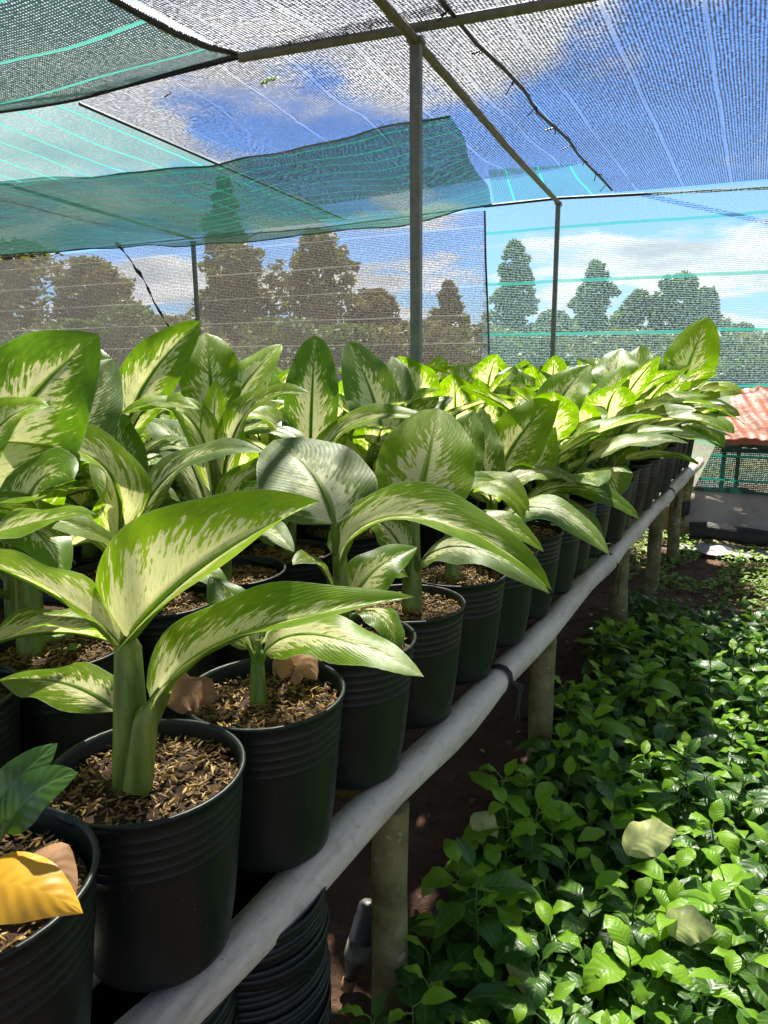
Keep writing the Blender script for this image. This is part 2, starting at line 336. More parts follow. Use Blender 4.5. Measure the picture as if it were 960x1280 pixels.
def empty(name, loc=(0, 0, 0), rz=0):
    o = bpy.data.objects.new(name, None); C.objects.link(o); o.location = loc; o.rotation_euler = (0, 0, rz); o.empty_display_size = 0.05; return o
def copy_tree(o, parent=None):
    c = o.copy(); C.objects.link(c)
    if parent is not None: c.parent = parent
    for ch in o.children: copy_tree(ch, c)
    return c
def bez(p, t):
    a = 1-t; return p[0]*(a**3) + p[1]*(3*a*a*t) + p[2]*(3*a*t*t) + p[3]*(t**3)
def dbez(p, t):
    a = 1-t; return (p[1]-p[0])*(3*a*a) + (p[2]-p[1])*(6*a*t) + (p[3]-p[2])*(3*t*t)

def leaf(mb, p, hw, nh, fold=0.3, curl=0.25, wave=0.06, nl=14, nw=8, ea=0.55, eb=0.8, seed=0, petiole=None, pr=0.006, twist=0.0, waves=2.3, rib=0.0035):
    """a blade along a cubic midrib; p = four Vectors, nh = upper-side normal hint"""
    r = random.Random(seed); nh = Vector(nh).normalized()
    tm = ea/(ea+eb); mx = tm**ea*(1-tm)**eb
    ph1, ph2 = r.uniform(0, 6.3), r.uniform(0, 6.3); fq = waves*r.uniform(0.8, 1.2)
    rows, uvs = [], []
    for i in range(nl+1):
        t = i/nl
        P = bez(p, t); T = dbez(p, max(0.001, min(0.999, t))).normalized()
        Sd = T.cross(nh)
        if Sd.length < 1e-3: Sd = T.cross(Vector((0.3, 0.2, 1)))
        Sd.normalize(); Nn = Sd.cross(T)
        if twist:
            a = twist*t; Sd, Nn = Sd*math.cos(a)+Nn*math.sin(a), Nn*math.cos(a)-Sd*math.sin(a)
        wd = hw*(t**ea)*((1-t)**eb)/mx
        if i == 0: wd = hw*0.05
        row, ur = [], []
        for j in range(nw+1):
            v = 2*j/nw-1; av = abs(v)
            side = ph1 if v < 0 else ph2
            h = (fold*av - curl*v*v)*wd + wave*hw*math.sin(fq*2*math.pi*t+side)*av*av*math.sin(math.pi*t)
            if j*2 == nw: h -= rib*(1-t)
            sx = v*wd*math.cos(min(1.2, fold*0.8))
            row.append(P + Sd*sx + Nn*h); ur.append((max(t, 0.006), 0.5+0.5*v))
        rows.append(row); uvs.append(ur)
    mb.grid(rows, uvs, flip=True)
    # raised midrib on the underside
    mid = [bez(p, k/6) - (dbez(p, min(.99, k/6+.005)).cross(nh).normalized().cross(dbez(p, min(.99, k/6+.005)).normalized()))*(0.5*rib) for k in range(6)]
    if rib > 0.001: mb.tube(mid, [pr*0.72*(1-0.16*k) for k in range(6)], 5, False, (0.0, 0.5))
    if petiole: mb.tube(petiole, [pr*1.35, pr*1.15, pr] if len(petiole) == 3 else [pr*(1.35-0.35*k/(len(petiole)-1)) for k in range(len(petiole))], 7, True, (0.0, 0.5))

UP = Vector((0, 0, 1))
# ================================================================== large structure
# ---- ground
mb = MB(); XS = [-400, -60, -12, -6] + [-3+0.12*i for i in range(42)] + [2.2, 5, 20, 400]; YS = [-60, -8, -1.5] + [0.12*i for i in range(52)] + [6.6, 8, 14, 40, 120, 900]
def gz(x, y):
    if abs(x) > 4 or y > 6.4 or y < 0: return 0.0
    return 0.018*(mnoise.noise(Vector((x*3, y*3, 0))) + 0.5*mnoise.noise(Vector((x*9, y*9, 4))))
mb.grid([[(x, y, gz(x, y)) for x in XS] for y in YS])
mb.f = [f[::1] for f in mb.f]
tag(mb.build('ground', 'ground'), kind='structure')

# ---- steel frame of the shade house
ROOF = 2.4
p1, p2, p3 = atz(520, 38, ROOF), atz(698, 248, ROOF), atz(241, 298, ROOF)
frame = tag(empty('shade_house_frame', (p1.x, p1.y, 0)), 'slim steel posts and pipes carrying the shade net roof', 'frame')
fo = Vector((p1.x, p1.y, 0))
def part_tube(name, pts, rad, mat, n=8):
    b = MB(); b.tube([Vector(q)-fo for q in pts], rad, n); return b.build(name, mat, frame)
for q, hw_ in ((p1, 0.019), (p2, 0.017), (p3, 0.017)):
    b = MB(); b.box((q.x-fo.x, q.y-fo.y, 1.18), (hw_, hw_, 1.18), R(8)); po = b.build('post', 'steel', frame, False)
    b = MB(); b.box((q.x-fo.x, q.y-fo.y, 2.366), (hw_*1.5, hw_*1.5, 0.006), R(8)); b.build('cap_plate', 'steel', po, False)
dirb = (p2-p1); 
part_tube('ridge_pipe', [p1-dirb*1.7+Vector((0, 0, -.03)), p1+Vector((0.0, 0, -0.035)), p1+dirb*0.5+Vector((0.0, 0, -.045)), p2+Vector((0, 0, -0.03)), p2+dirb*0.03+Vector((0, 0, -.03))], 0.017, 'steel_olive')
bl, br = atz(300, 72, ROOF), atz(700, 2, ROOF)
part_tube('cross_pipe', [bl, p1+Vector((0, 0, .01)), br, br+(br-p1)*6], 0.019, 'steel')
part_tube('cross_cable', [bl, bl+(atz(0, 130, ROOF)-bl)*0.5+Vector((0, 0, -.03)), atz(0, 130, ROOF), atz(0, 130, ROOF)+Vector((-4, -.2, 0))], 0.006, 'black', 6)
fr = atz(960, 235, ROOF); fl = atz(605, 258, ROOF)
part_tube('eave_cable', [fr+(fr-p2)*2.5, fr, p2, fl], 0.011, 'black', 6)
part_tube('eave_cable', [fl, (fl+p3)*0.5+Vector((0, 0, -.03)), p3, p3+Vector((-5, 0, 0))], 0.007, 'black', 6)
q0 = atz(0, 228, 2.46)
part_tube('side_pipe', [p3, (p3+q0)*0.5, q0, q0+(q0-p3)*1.2], 0.016, 'steel_olive')

# ---- shade nets
def net(name, P, mat, label, usw=False, cat='net'):
    """P[i][j] rows of points; UV in metres, u along i unless usw"""
    b = MB(); ui = [0.0]; vj = [0.0]
    mj = len(P[0])//2; mi = len(P)//2
    for i in range(1, len(P)): ui.append(ui[-1]+(Vector(P[i][mj])-Vector(P[i-1][mj])).length)
    for j in range(1, len(P[0])): vj.append(vj[-1]+(Vector(P[mi][j])-Vector(P[mi][j-1])).length)
    UV = [[(vj[j], ui[i]) if usw else (ui[i], vj[j]) for j in range(len(P[0]))] for i in range(len(P))]
    b.grid(P, UV); return tag(b.build(name, mat), label, cat, 'shade nets')
def sheet(a, b_, c, d, ni, nj, sag=0.05, wr=0.02, seed=0):
    """corners a-b along i, a-d along j"""
    a, b_, c, d = map(Vector, (a, b_, c, d)); P = []
    for i in range(ni+1):
        s = i/ni; row = []
        for j in range(nj+1):
            t = j/nj
            q = a.lerp(b_, s).lerp(d.lerp(c, s), t)
            q.z -= sag*math.sin(math.pi*s)*math.sin(math.pi*t)
            q.z += wr*mnoise.noise(Vector((q.x*2.2, q.y*2.2, seed)))*min(1, 6*min(s, 1-s, t, 1-t)+0.15)
            row.append(q)
        P.append(row)
    return P
sA, sB = atz(555, 0, ROOF+.02), atz(770, 242, ROOF+.02)
sdir = (sB-sA)/(sB.y-sA.y)
def seam(y, dx=0): return sA + sdir*(y-sA.y) + Vector((dx, 0, 0))
YF = 5.97
b2 = 5.0
# right of the seam: one long black sheet
ro = net('roof_net', sheet(seam(-2.5, .0), (4.2, -2.5, 2.45), (4.2, YF+.44, 2.40), seam(YF+.03), 40, 46, 0.05, 0.03, 1), 'net_roof', 'black shade net overhead, right of the dark seam cord')
b = MB(); b.tube([seam(-2.5+0.3*i)+Vector((0.01*math.sin(i*1.7), 0, -.012+0.008*math.sin(i*2.3))) for i in range(29)], 0.008, 6)
for i in range(9):
    q = seam(2.6+0.38*i)+Vector((0, 0, -.012)); b.tube([q, q+Vector((rng.uniform(-.06, .06), rng.uniform(-.03, .03), -rng.uniform(0.005, .03)))], 0.004, 4)
    b.tube([q, q+Vector((rng.uniform(-.05, .02), rng.uniform(-.03, .03), -rng.uniform(0.02, .05)))], 0.003, 4)
b.build('seam_cord', 'black', ro)
s2a, s2b = atz(85, 120, ROOF+.01), atz(420, 268, ROOF+.01)
s2d = (s2b-s2a)/(s2b.y-s2a.y)
def seam2(y): return s2a + s2d*(y-s2a.y)
bt_r = atz(562, 143, ROOF-.005)
net('roof_net', sheet(seam(b2, -.006), seam2(b2+.3), seam2(2.57), seam(2.57, -.006), 24, 24, 0.07, 0.03, 2), 'net_roof', 'black shade net overhead between the ridge pipe and pale green roof net')
net('roof_net', sheet(seam(2.64, -.006), atz(300, 74, ROOF+.01), atz(300, 74, ROOF+.01)+Vector((.12, -5, 0)), seam(-2.5, -.006), 18, 30, 0.05, 0.03, 5), 'net_roof', 'black shade net overhead in front of the cross pipe, beside green net')
net('roof_net', sheet(seam2(2.57)+Vector((-.004, 0, 0)), seam2(2.57)+Vector((-5.5, 0, 0)), seam2(YF)+Vector((-5.5, 0, 0)), seam2(YF)+Vector((-.004, 0, 0)), 30, 22, 0.10, 0.03, 3), 'net_aqua', 'pale aqua net overhead at the left, above the drooping green strip')
b = MB(); b.tube([seam2(2.66+0.2*i)+Vector((.0, 0, -.012)) for i in range(17)], 0.007, 6); b.build('seam_cord', 'black', frame).location = -fo
# dark green sheet at the upper left, rows running across
aL, aR = atz(0, 130, ROOF), atz(300, 76, ROOF)
P = []
for i in range(27):
    s = i/26; row = []
    for j in range(31):
        t = j/30
        q = aR.lerp(aL+(aL-aR)*1.2, t) + Vector((.05*s, -5.1*s, 0.02))
        q.x += 0.22*math.sin(s*8)*(1-t)*s
        q.z -= 0.10*math.sin(math.pi*min(1, s*4))*0.6 + 0.06*math.sin(math.pi*t)
        q.z += 0.02*mnoise.noise(Vector((q.x*2, q.y*2, 8)))
        row.append(q)
    P.append(row)
na = net('roof_net', P, 'net_dark', 'dark green shade net sagging overhead at the upper left corner')
b = MB(); b.tube([Vector(r[0])+Vector((0, 0, -.004)) for r in P], 0.012, 6); b.tube([Vector(q)+Vector((0, 0, -.003)) for q in P[0]], 0.006, 6); b.build('hem_cord', 'black', na)
# drooping green strip across the middle
top = [atz(562, 143, ROOF-.02), atz(440, 170, ROOF-.03), atz(265, 207, ROOF-.03), atz(120, 220, ROOF-.02), atz(0, 226, ROOF-.02)]; top.append(top[-1]+(top[-1]-top[-2])*2.2)
def aty(x, y, Y):
    v = fw + rt*((x-480)/FOCAL) - up*((y-640)/FOCAL); return EYE+v*(Y/v.y)
bot = [atz(618, 254, ROOF-.03), aty(500, 281, 5.8), aty(300, 303, 5.7), aty(140, 309, 5.6), aty(0, 318, 5.5)]; bot.append(bot[-1]+(bot[-1]-bot[-2])*2.2)
def pl(pts, t):
    k = t*(len(pts)-1); i = min(int(k), len(pts)-2); return pts[i].lerp(pts[i+1], k-i)
P = []
for i in range(21):
    s = i/20; row = []
    for j in range(51):
        t = j/50; q = pl(top, t).lerp(pl(bot, t), s)
        q.z -= (0.06+.05*math.sin(t*17))*math.sin(math.pi*s)*min(1, 5*t+.1); q.z += 0.025*mnoise.noise(Vector((q.x*2.5, q.y*2.5, 11)))
        if t < .1: q.x += 0.018*math.sin(s*11)*(1-t*10)
        row.append(q)
    P.append(row)
nb = net('drooping_net', P, 'net_green', 'dark green shade net strip drooping across the left, below the roof nets')
b = MB(); b.tube([Vector(q)+Vector((0, 0, -.003)) for q in P[0]], 0.006, 5); b.tube([Vector(q)+Vector((0, 0, -.003)) for q in P[-1]], 0.006, 5); b.build('hem_cord', 'net_hem' if 'net_hem' in M else mat_simple('green_hem', (0.01, 0.12, 0.09), (0.02, 0.22, 0.17), 20), nb)
net('roof_net', sheet(seam(b2+.02, -.02), atz(610, 212, ROOF+.0), atz(618, 253, ROOF+.0), seam(YF, -.02), 8, 10, 0.03, 0.02, 4), 'net_aqua', 'small pale green net patch overhead where ridge pipe meets far post')
# far walls
def wall(x0, y0, x1, y1, z0, z1, ni, nj, seed, amp=0.03):
    P = []
    for i in range(ni+1):
        z = z1+(z0-z1)*i/ni; row = []
        for j in range(nj+1):
            t = j/nj; x = x0+(x1-x0)*t; y = y0+(y1-y0)*t
            row.append((x, y+amp*mnoise.noise(Vector((x*1.4, z*1.2, seed)))*min(1, 8*i/ni), z))
        P.append(row)
    return P
xs = fl.x
net('wall_net', wall(xs-.02, YF+.02, 4.2, YF+.42, 0.02, ROOF+.01, 20, 50, 3), 'net_pale', 'sheer pale green net forming the right half of the far wall')
W2 = wall(xs-.02, YF+.03, xs-8.5, YF+.2, 0.02, ROOF-.02, 20, 50, 6)
for i, r in enumerate(W2): r[0] = (r[0][0]+0.12*i/20, r[0][1], r[0][2])
wl = net('wall_net', W2, 'net_wall', 'black net forming the left half of the far wall')
b = MB(); b.tube([Vector(r[0]) for r in W2], 0.008, 6); b.build('hem_cord', 'black', wl)

# ---- trees beyond the net
def mat_tree(name, c1, c2):
    m, nt = new_mat(name); oi = N(nt, 'ShaderNodeObjectInfo').outputs['Random']
    n = noise_(nt, objco(nt), 1.1, 4); c = ramp(nt, n, [(0.35, c1), (0.65, c2)])
    out(nt, mix_sh(nt, 0.25, prin(nt, c, 0.6, 0.15), transl(nt, mixc(nt, 1.0, c, (1.6, 1.5, 0.5), 'MULTIPLY')))); return m
M['tree_a'] = mat_tree('tree_leaves', (0.040, 0.075, 0.020), (0.085, 0.135, 0.038))
M['tree_b'] = mat_tree('tree_leaves_olive', (0.065, 0.075, 0.024), (0.12, 0.125, 0.045))
M['bark'] = mat_simple('bark', (0.05, 0.035, 0.025), (0.14, 0.11, 0.08), 12, 0.9)
def tree(px, ptop, hwpx, d, shape, mat, label, name='tree', nleaf=8500, base_y=None, low=0.12, ls=1.0, cat='tree'):
    q = at(px, 440, d); base = Vector((q.x, q.y, 0)); H = at(px, ptop, d).z; rad = hwpx*d/FOCAL
    r = random.Random(int(px*7+ptop)); t = tag(empty(name, base), label, cat, 'trees beyond the net' if cat == 'tree' else 'bushes beyond the net')
    b = MB(); b.tube([(0, 0, -.1), (r.uniform(-.1, .1), 0, H*.35), (r.uniform(-.15, .15), r.uniform(-.1, .1), H*.9)], [0.035*H, 0.022*H, 0.006*H], 7)
    for k in range(9):
        z = H*r.uniform(max(low, .15), .75); a = r.uniform(0, 6.28); L = rad*r.uniform(.5, .9)
        b.tube([(0, 0, z), (L*.5*math.cos(a), L*.5*math.sin(a), z+L*.25), (L*math.cos(a), L*math.sin(a), z+L*.45)], [0.012*H, .007*H, .003*H], 5)
    b.build('trunk', 'bark', t)
    b = MB(); clumps = []
    nc = 150
    for k in range(nc):
        s = low+(1-low)*((k+r.random())/nc)
        u = (s-low)/(1-low)
        if shape == 'cone': w_ = (1-u)**.75*min(1, u*6+.25)
        elif shape == 'column': w_ = (math.sin(math.pi*min(1, u*.93+.07))**.45)*(1-.3*u)
        else: w_ = math.sin(math.pi*min(.97, u*.85+.12))**.6
        w_ *= .88+.40*mnoise.noise(Vector((u*4.5, px*.37, 1.5)))+.25*r.random()
        a = r.uniform(0, 6.28); rr = rad*w_*math.sqrt(r.random())*r.uniform(.85, 1.32)
        clumps.append((Vector((rr*math.cos(a), rr*math.sin(a), H*s)), rad*r.uniform(.13, .27)*(.5+.5*w_)))
    sz = 0.15*ls*d/30
    for k in range(nleaf):
        c, cr = clumps[r.randrange(nc)]
        v = Vector((r.gauss(0, 1), r.gauss(0, 1), r.gauss(0, .8))); v = v.normalized()*cr*r.random()**.62*1.2
        o = c+v; x = Vector((r.gauss(0, 1), r.gauss(0, 1), r.gauss(0, .6))).normalized(); y = x.cross(Vector((r.gauss(0, 1), r.gauss(0, 1), r.gauss(0, 1)))).normalized()
        s = sz*r.uniform(.6, 1.3)
        if o.z > H*1.02: o.z = H*1.02
        b.poly([o-x*s, o-y*s*.45, o+x*s, o+y*s*.45])
    b.build('crown', mat, t, False); return t
TREES = [
 (-60, 300, 90, 30, 'round', 'tree_b', 'broad olive tree cut off by the left edge, behind black net'),
 (40, 312, 88, 32, 'round', 'tree_b', 'broad olive tree with wide crown at the far left behind black net'),
 (128, 330, 52, 30, 'round', 'tree_b', 'olive tree left of the hanging twisted strip behind black net'),
 (290, 236, 50, 34, 'cone', 'tree_a', 'tall pointed tree whose tip shows through the drooping green net'),
 (303, 312, 52, 29, 'round', 'tree_b', 'airy round tree right of the thin far post behind black net'),
 (402, 296, 50, 30, 'round', 'tree_b', 'dense tall tree with olive crown left of the near post'),
 (470, 366, 38, 30, 'round', 'tree_b', 'low round tree just left of the near post'),
 (560, 356, 38, 30, 'cone', 'tree_b', 'pointed bushy tree just right of the near post'),
 (640, 308, 30, 32, 'column', 'tree_a', 'tall columnar tree straddling the edge between black and pale wall net'),
 (740, 332, 29, 32, 'column', 'tree_a', 'tall columnar tree right of the far post behind pale net'),
 (690, 392, 40, 30, 'round', 'tree_a', 'low round tree behind the foot of the far post'),
 (795, 366, 25, 33, 'round', 'tree_a', 'short narrow tree in the middle behind pale net'),
 (840, 346, 32, 32, 'round', 'tree_a', 'larger full tree behind pale net at right, left of its twin'),
 (877, 364, 28, 33, 'round', 'tree_a', 'rounded tree touching the larger full tree at right'),
]
for a in TREES: tree(*a)
tree(926, 405, 20, 26, 'round', 'tree_a', 'small sparse sapling with bare trunk at the far right', 'sapling', 420, low=.62)
BUSH = [(-30, 400), (85, 402), (170, 385), (225, 398), (350, 400), (430, 408), (515, 404), (600, 408), (665, 418), (775, 414), (820, 420), (900, 424), (955, 418)]
for i, (x, y) in enumerate(BUSH):
    nm = ('first second third fourth fifth sixth seventh eighth ninth tenth eleventh twelfth thirteenth'.split())[i]
    tree(x, y, 62, 25, 'round', 'tree_b' if i % 3 == 0 else 'tree_a', 'low leafy bush beyond the net, %s from the left in the hedge' % nm, 'bush', 4200, low=0.03, ls=.9, cat='bush')
# ================================================================== bench
def bx(y, off=0.0): return -0.643 + 0.036*(y-0.606) - off      # bench line: x of the first pot row at distance y
Z0 = 0.53
bench = tag(empty('plant_bench', (bx(0.4), 0.4, 0)), 'long low bench of white pipes on mossy posts carrying the potted plants', 'bench'); bo = bench.location.copy()
def bpart(name, b, mat, parent=None, smooth=True): 
    b.v = [tuple(Vector(q)-bo) for q in b.v]; return b.build(name, mat, parent or bench, smooth)
Y1 = 5.32
pr_ = random.Random(3)
b = MB(); pts = []; rr = []
for i in range(60):
    y = -0.2+(Y1+.35+.2)*i/59; pts.append((bx(y, -.088)-.036*max(0, 1.3-y)+0.004*math.sin(i*.9)+(.006 if y > 5.2 else 0), y, Z0-.037+0.003*math.sin(i*.53))); rr.append(0.0345+0.0016*math.sin(i*1.3)+pr_.uniform(-.0006, .0006))
b.tube(pts, rr, 18); edge_pipe = bpart('edge_pipe', b, 'pipe')
for off in (0.075, 0.37, 0.54, 0.61, 0.77, 0.85, 1.01, 1.08, 1.24, 1.32, 1.48, 1.62):
    b = MB(); b.tube([(bx(y, off), y, Z0-.028) for y in (0.1, 1.5, 3, 4.5, Y1)], 0.026, 10); bpart('rail', b, 'pipe')
LEGY = [0.15, 1.085, 2.035, 3.10, 4.03, 4.72, 5.30]
for i, y in enumerate(LEGY):
    xe = bx(y, -.088)
    b = MB(); b.tube([(bx(y, -.03), y+.05, Z0-.083), (bx(y, 1.66), y+.05, Z0-.083)], 0.024, 8); bpart('cross_bar', b, 'leg')
    for off, rr_ in ((-.08, .036), (0.62, .03), (1.55, .03)):
        x = bx(y, off); lean = pr_.uniform(-.012, .012) if y < 5 else 0.05
        zt = Z0-.062 if off < 0 else Z0-.106
        b = MB(); b.tube([(x-lean, y, -.05), (x-lean*.8+.002, y, .12), (x-lean*.3-.002, y, .3), (x, y, zt)], [rr_*1.05, rr_*pr_.uniform(.97, 1.05), rr_*pr_.uniform(.95, 1.03), rr_*.98], 14)
        lg = bpart('leg', b, 'leg')
        if off < 0 and i == 6:
            b = MB(); b.tube([(x-lean*.62, y, .16), (x-lean*.5, y, .2), (x-lean*.4, y, .25), (x-lean*.3, y, .3)], [.034, .043, .04, .033], 10); o = bpart('black_wrap', b, 'black', lg)
# black string ties on the edge pipe
for y in (1.62, 2.78, 4.3):
    x = bx(y, -.088); b = MB()
    for s in range(3):
        yy = y+0.009*s-.008
        b.tube([(x+.034*math.cos(a*math.pi/6), yy+.004*math.sin(a), Z0-.034+.034*math.sin(a*math.pi/6)) for a in range(13)], 0.0028, 5)
    for s in range(3):
        dx, dl = pr_.uniform(-.01, .02), pr_.uniform(.06, .13)
        b.tube([(x+.034, y, Z0-.03), (x+.045+dx, y+.012*s, Z0-.05), (x+.04+dx, y+.01, Z0-.034-dl*.6), (x+.03+dx*2, y-.005+.01*s, Z0-.034-dl)], 0.0026, 5)
    bpart('string_tie', b, 'black', edge_pipe)

# ---- pot, soil, husks (shared meshes)
def pot_profile(h=0.25, rb=0.090, rtp=0.119):
    pr = [(0.0, 0.004), (rb*.8, 0.002), (rb-.006, 0.0), (rb-.001, 0.004), (rb, 0.012)]
    rad = lambda z: rb+(rtp-rb)*(z/h)**.8
    for z in (0.06, 0.11, 0.155): pr.append((rad(z), z))
    z = 0.168
    while z < h-.016:
        pr += [(rad(z), z), (rad(z)+.0007, z+.0012), (rad(z)+.0007, z+.0024), (rad(z)-.0001, z+.0036)]; z += 0.0138
    pr += [(rad(h)-.0005, h-.008), (rtp+.0025, h-.006), (rtp+.0032, h-.002), (rtp+.0015, h), (rtp-.0025, h-.0005), (rtp-.0045, h-.006), (rtp-.006, h-.04), (rtp-.008, h-.07)]
    return pr
mb = MB(); mb.lathe(pot_profile(), 44); POT = mb.mesh('pot', 'pot')
def soil_mesh(seed):
    b = MB(); n = 40; P = []
    for i in range(9):
        r_ = 0.1125*i/8
        P.append([(r_*math.cos(2*math.pi*j/n), r_*math.sin(2*math.pi*j/n), 0.224+.006*mnoise.noise(Vector((r_*math.cos(2*math.pi*j/n)*40, r_*math.sin(2*math.pi*j/n)*40, seed)))+(.006*(1-i/8))) for j in range(n)])
    b.grid(P, wrap=True); return b.mesh('soil', 'soil')
SOILS = [soil_mesh(i*3.3) for i in range(3)]
def husk_mesh(seed, n=900):
    r = random.Random(seed); b = MB()
    for i in range(n):
        a = r.uniform(0, 6.28); q = 0.110*math.sqrt(r.random())
        x, y = q*math.cos(a), q*math.sin(a); z = 0.2265+.007*(1-q/.11)+.006*mnoise.noise(Vector((x*40, y*40, seed)))+r.uniform(0, .007)
        L = r.uniform(.003, .0065)+.004*r.random()**3; W = L*r.uniform(.22, .34); th = r.uniform(0, 6.28); el = r.gauss(0, .35); ro_ = r.gauss(0, .7)
        T = Vector((math.cos(th)*math.cos(el), math.sin(th)*math.cos(el), math.sin(el))); Sd = T.cross(UP).normalized(); Nn = Sd.cross(T)
        Sd, Nn = Sd*math.cos(ro_)+Nn*math.sin(ro_), Nn*math.cos(ro_)-Sd*math.sin(ro_)
        c = Vector((x, y, z)); k = len(b.v); rv = (r.random(), r.random())
        A = [c-T*L, c-T*L*.35+Sd*W, c+T*L*.4+Sd*W*.9, c+T*L, c+T*L*.4-Sd*W*.9, c-T*L*.35-Sd*W, c+Nn*W*.7-T*L*.35, c+Nn*W*.7+T*L*.4]
        for f in ((0, 1, 6), (1, 2, 7, 6), (2, 3, 7), (3, 4, 7), (4, 5, 6, 7), (5, 0, 6)): b.poly([A[g] for g in f], [rv]*len(f))
    return b.mesh('husks', 'husk', False)
HUSKS = [husk_mesh(1), husk_mesh(2)]

# ---- dumb cane plants
def stem_mesh(pts, rad, ridges=True):
    b = MB(); b.tube(pts, rad, 14)
    c = [Vector(p) for p in pts]
    return b.mesh('stem', 'stem')
def variant(seed):
    """leaves and stem of one plant in its own frame (origin: pot base)"""
    r = random.Random(seed); parts = []
    h = r.uniform(.12, .2); lx, ly = r.uniform(-.02, .02), r.uniform(-.02, .02); zs = .222
    parts.append(('stem', stem_mesh([(0, 0, zs-.01), (lx*.3, ly*.3, zs+h*.4), (lx, ly, zs+h), (lx*1.2, ly*1.2, zs+h+.05)], [.02, .018, .013, .006])))
    n = r.randint(7, 9); a0 = r.uniform(0, 6.28)
    for i in range(n):
        f = i/(n-1); az = a0+i*R(137.5)+r.uniform(-.3, .3); o = Vector((math.cos(az), math.sin(az), 0))
        A = Vector((lx*f, ly*f, zs+h*(.25+.75*f)))
        pe = R(38+44*f+r.uniform(-8, 8)); plen = r.uniform(.07, .10)*(1.15-.25*f)
        B = A+o*math.cos(pe)*plen+UP*math.sin(pe)*plen
        L = r.uniform(.26, .33)*(1-.12*(f > .85)); e0 = R(30+36*f+r.uniform(-10, 12)); dr = R(88-42*f+r.uniform(-18, 18))
        pts = [B]; e = e0; q = B.copy()
        for k in range(3):
            e = e0-dr*((k+.5)/3)**1.1; q = q+(o*math.cos(e)+UP*math.sin(e))*(L/3); pts.append(q.copy())
        sw = Vector((-o.y, o.x, 0))*r.uniform(-.03, .03); pts[2] += sw*.5; pts[3] += sw*1.6
        b = MB()
        leaf(b, pts, r.uniform(.066, .088), UP*1.0-o*(.25+.9*f), fold=r.uniform(.2, .55), curl=r.uniform(.12, .35), wave=r.uniform(.04, .13), seed=seed*31+i, petiole=[A, (A+B)/2+o*.006, B], pr=.0058, nl=12, nw=8, twist=r.uniform(-.35, .35), ea=r.uniform(.5, .65))
        mt = r.choice(['cane', 'cane', 'cane_dark', 'cane_pale'] if f < .6 else ['cane', 'cane', 'cane_lime'])
        parts.append(('leaf', b.mesh('leaf', mt)))
    return parts
VARIANTS = [variant(100+i) for i in range(12)]

ORD = 'first second third fourth fifth sixth seventh eighth ninth tenth eleventh twelfth thirteenth fourteenth fifteenth sixteenth seventeenth eighteenth nineteenth twentieth twenty-first twenty-second twenty-third'.split()
ROWS = [('A', 0.0, 0.606-.238, 21), ('B', .457, .606+.01, 20), ('C', .69, .606+.238*1.4, 18), ('D', .93, .606+.238*2.1, 17), ('E', 1.16, .606+.238*2.5, 16), ('F', 1.40, .606+.238*3.1, 15)]
def potted(x, y, husk, z=Z0):
    t = empty('potted_plant', (x, y, z), rng.uniform(0, 6.28))
    s = rng.uniform(.985, 1.02)
    p = ob('pot', POT, t); p.scale = (s, s*rng.uniform(.985, 1.015), rng.uniform(.98, 1.02)); p.rotation_euler = (rng.uniform(-.012, .012), rng.uniform(-.012, .012), 0)
    so = ob('soil', rng.choice(SOILS), t)
    if husk:
        hk = ob('husks', rng.choice(HUSKS), so); hk.rotation_euler = (0, 0, rng.uniform(0, 6.28)); tag(hk, kind='stuff')
    return t

# leaves measured from the photograph: midrib points (x, y, distance), half width, facing (to viewer, up, right), fold, material
K = 'cane'; KD = 'cane_dark'; KL = 'cane_lime'
CUSTOM = {}
CUSTOM['A', 1] = dict(stem=[(165, 1010, .92), (163, 900, .91), (160, 808, .905), (159, 790, .91)], r=[.024, .0205, .016, .006], sheath=[(172, 985, .895), (182, 905, .885), (206, 862, .885)],
  lab='sturdy dumb cane in the front pot with thick stem and one big leaf', leaves=[
  ([(160, 800, .90), (215, 728, .885), (300, 668, .91), (400, 626, 1.0)], .108, (.55, .9, -.15), .72, KL, dict(ea=.36, eb=.85, curl=.05, nl=22, nw=14, wave=.05)),
  ([(150, 806, .90), (105, 758, .87), (55, 728, .83), (-50, 690, .76)], .062, (.25, 1, .1), .5, KL, dict(nl=18, nw=10)),
  ([(193, 885, .885), (225, 800, .86), (335, 772, .85), (519, 746, .90)], .066, (.35, 1, .0), .60, K, dict(nl=22, nw=12, curl=.1)),
  ([(146, 888, .92), (105, 850, .96), (55, 845, 1.02), (0, 849, 1.05)], .055, (.2, 1, -.1), .2, K, dict(nl=16))])
CUSTOM['A', 2] = dict(stem=[(323, 888, 1.12), (322, 850, 1.12), (322, 812, 1.12), (322, 800, 1.12)], r=[.013, .012, .009, .004],
  lab='small young dumb cane in second pot, dry brown leaves on its husk soil', leaves=[
  ([(330, 815, 1.11), (362, 770, 1.09), (440, 795, 1.04), (530, 846, .98)], .058, (.55, 1, .1), .12, K, dict(nl=18, nw=10, curl=.2)),
  ([(318, 812, 1.12), (306, 780, 1.12), (285, 745, 1.14), (262, 720, 1.18)], .045, (.6, .9, 0), .2, KD, {}),
  ([(316, 815, 1.11), (308, 795, 1.09), (295, 768, 1.07), (258, 778, 1.05)], .035, (.4, 1, 0), .3, K, {}),
  ([(324, 805, 1.12), (330, 790, 1.13), (345, 770, 1.18), (352, 745, 1.25)], .030, (.6, .8, 0), .3, KL, {})])
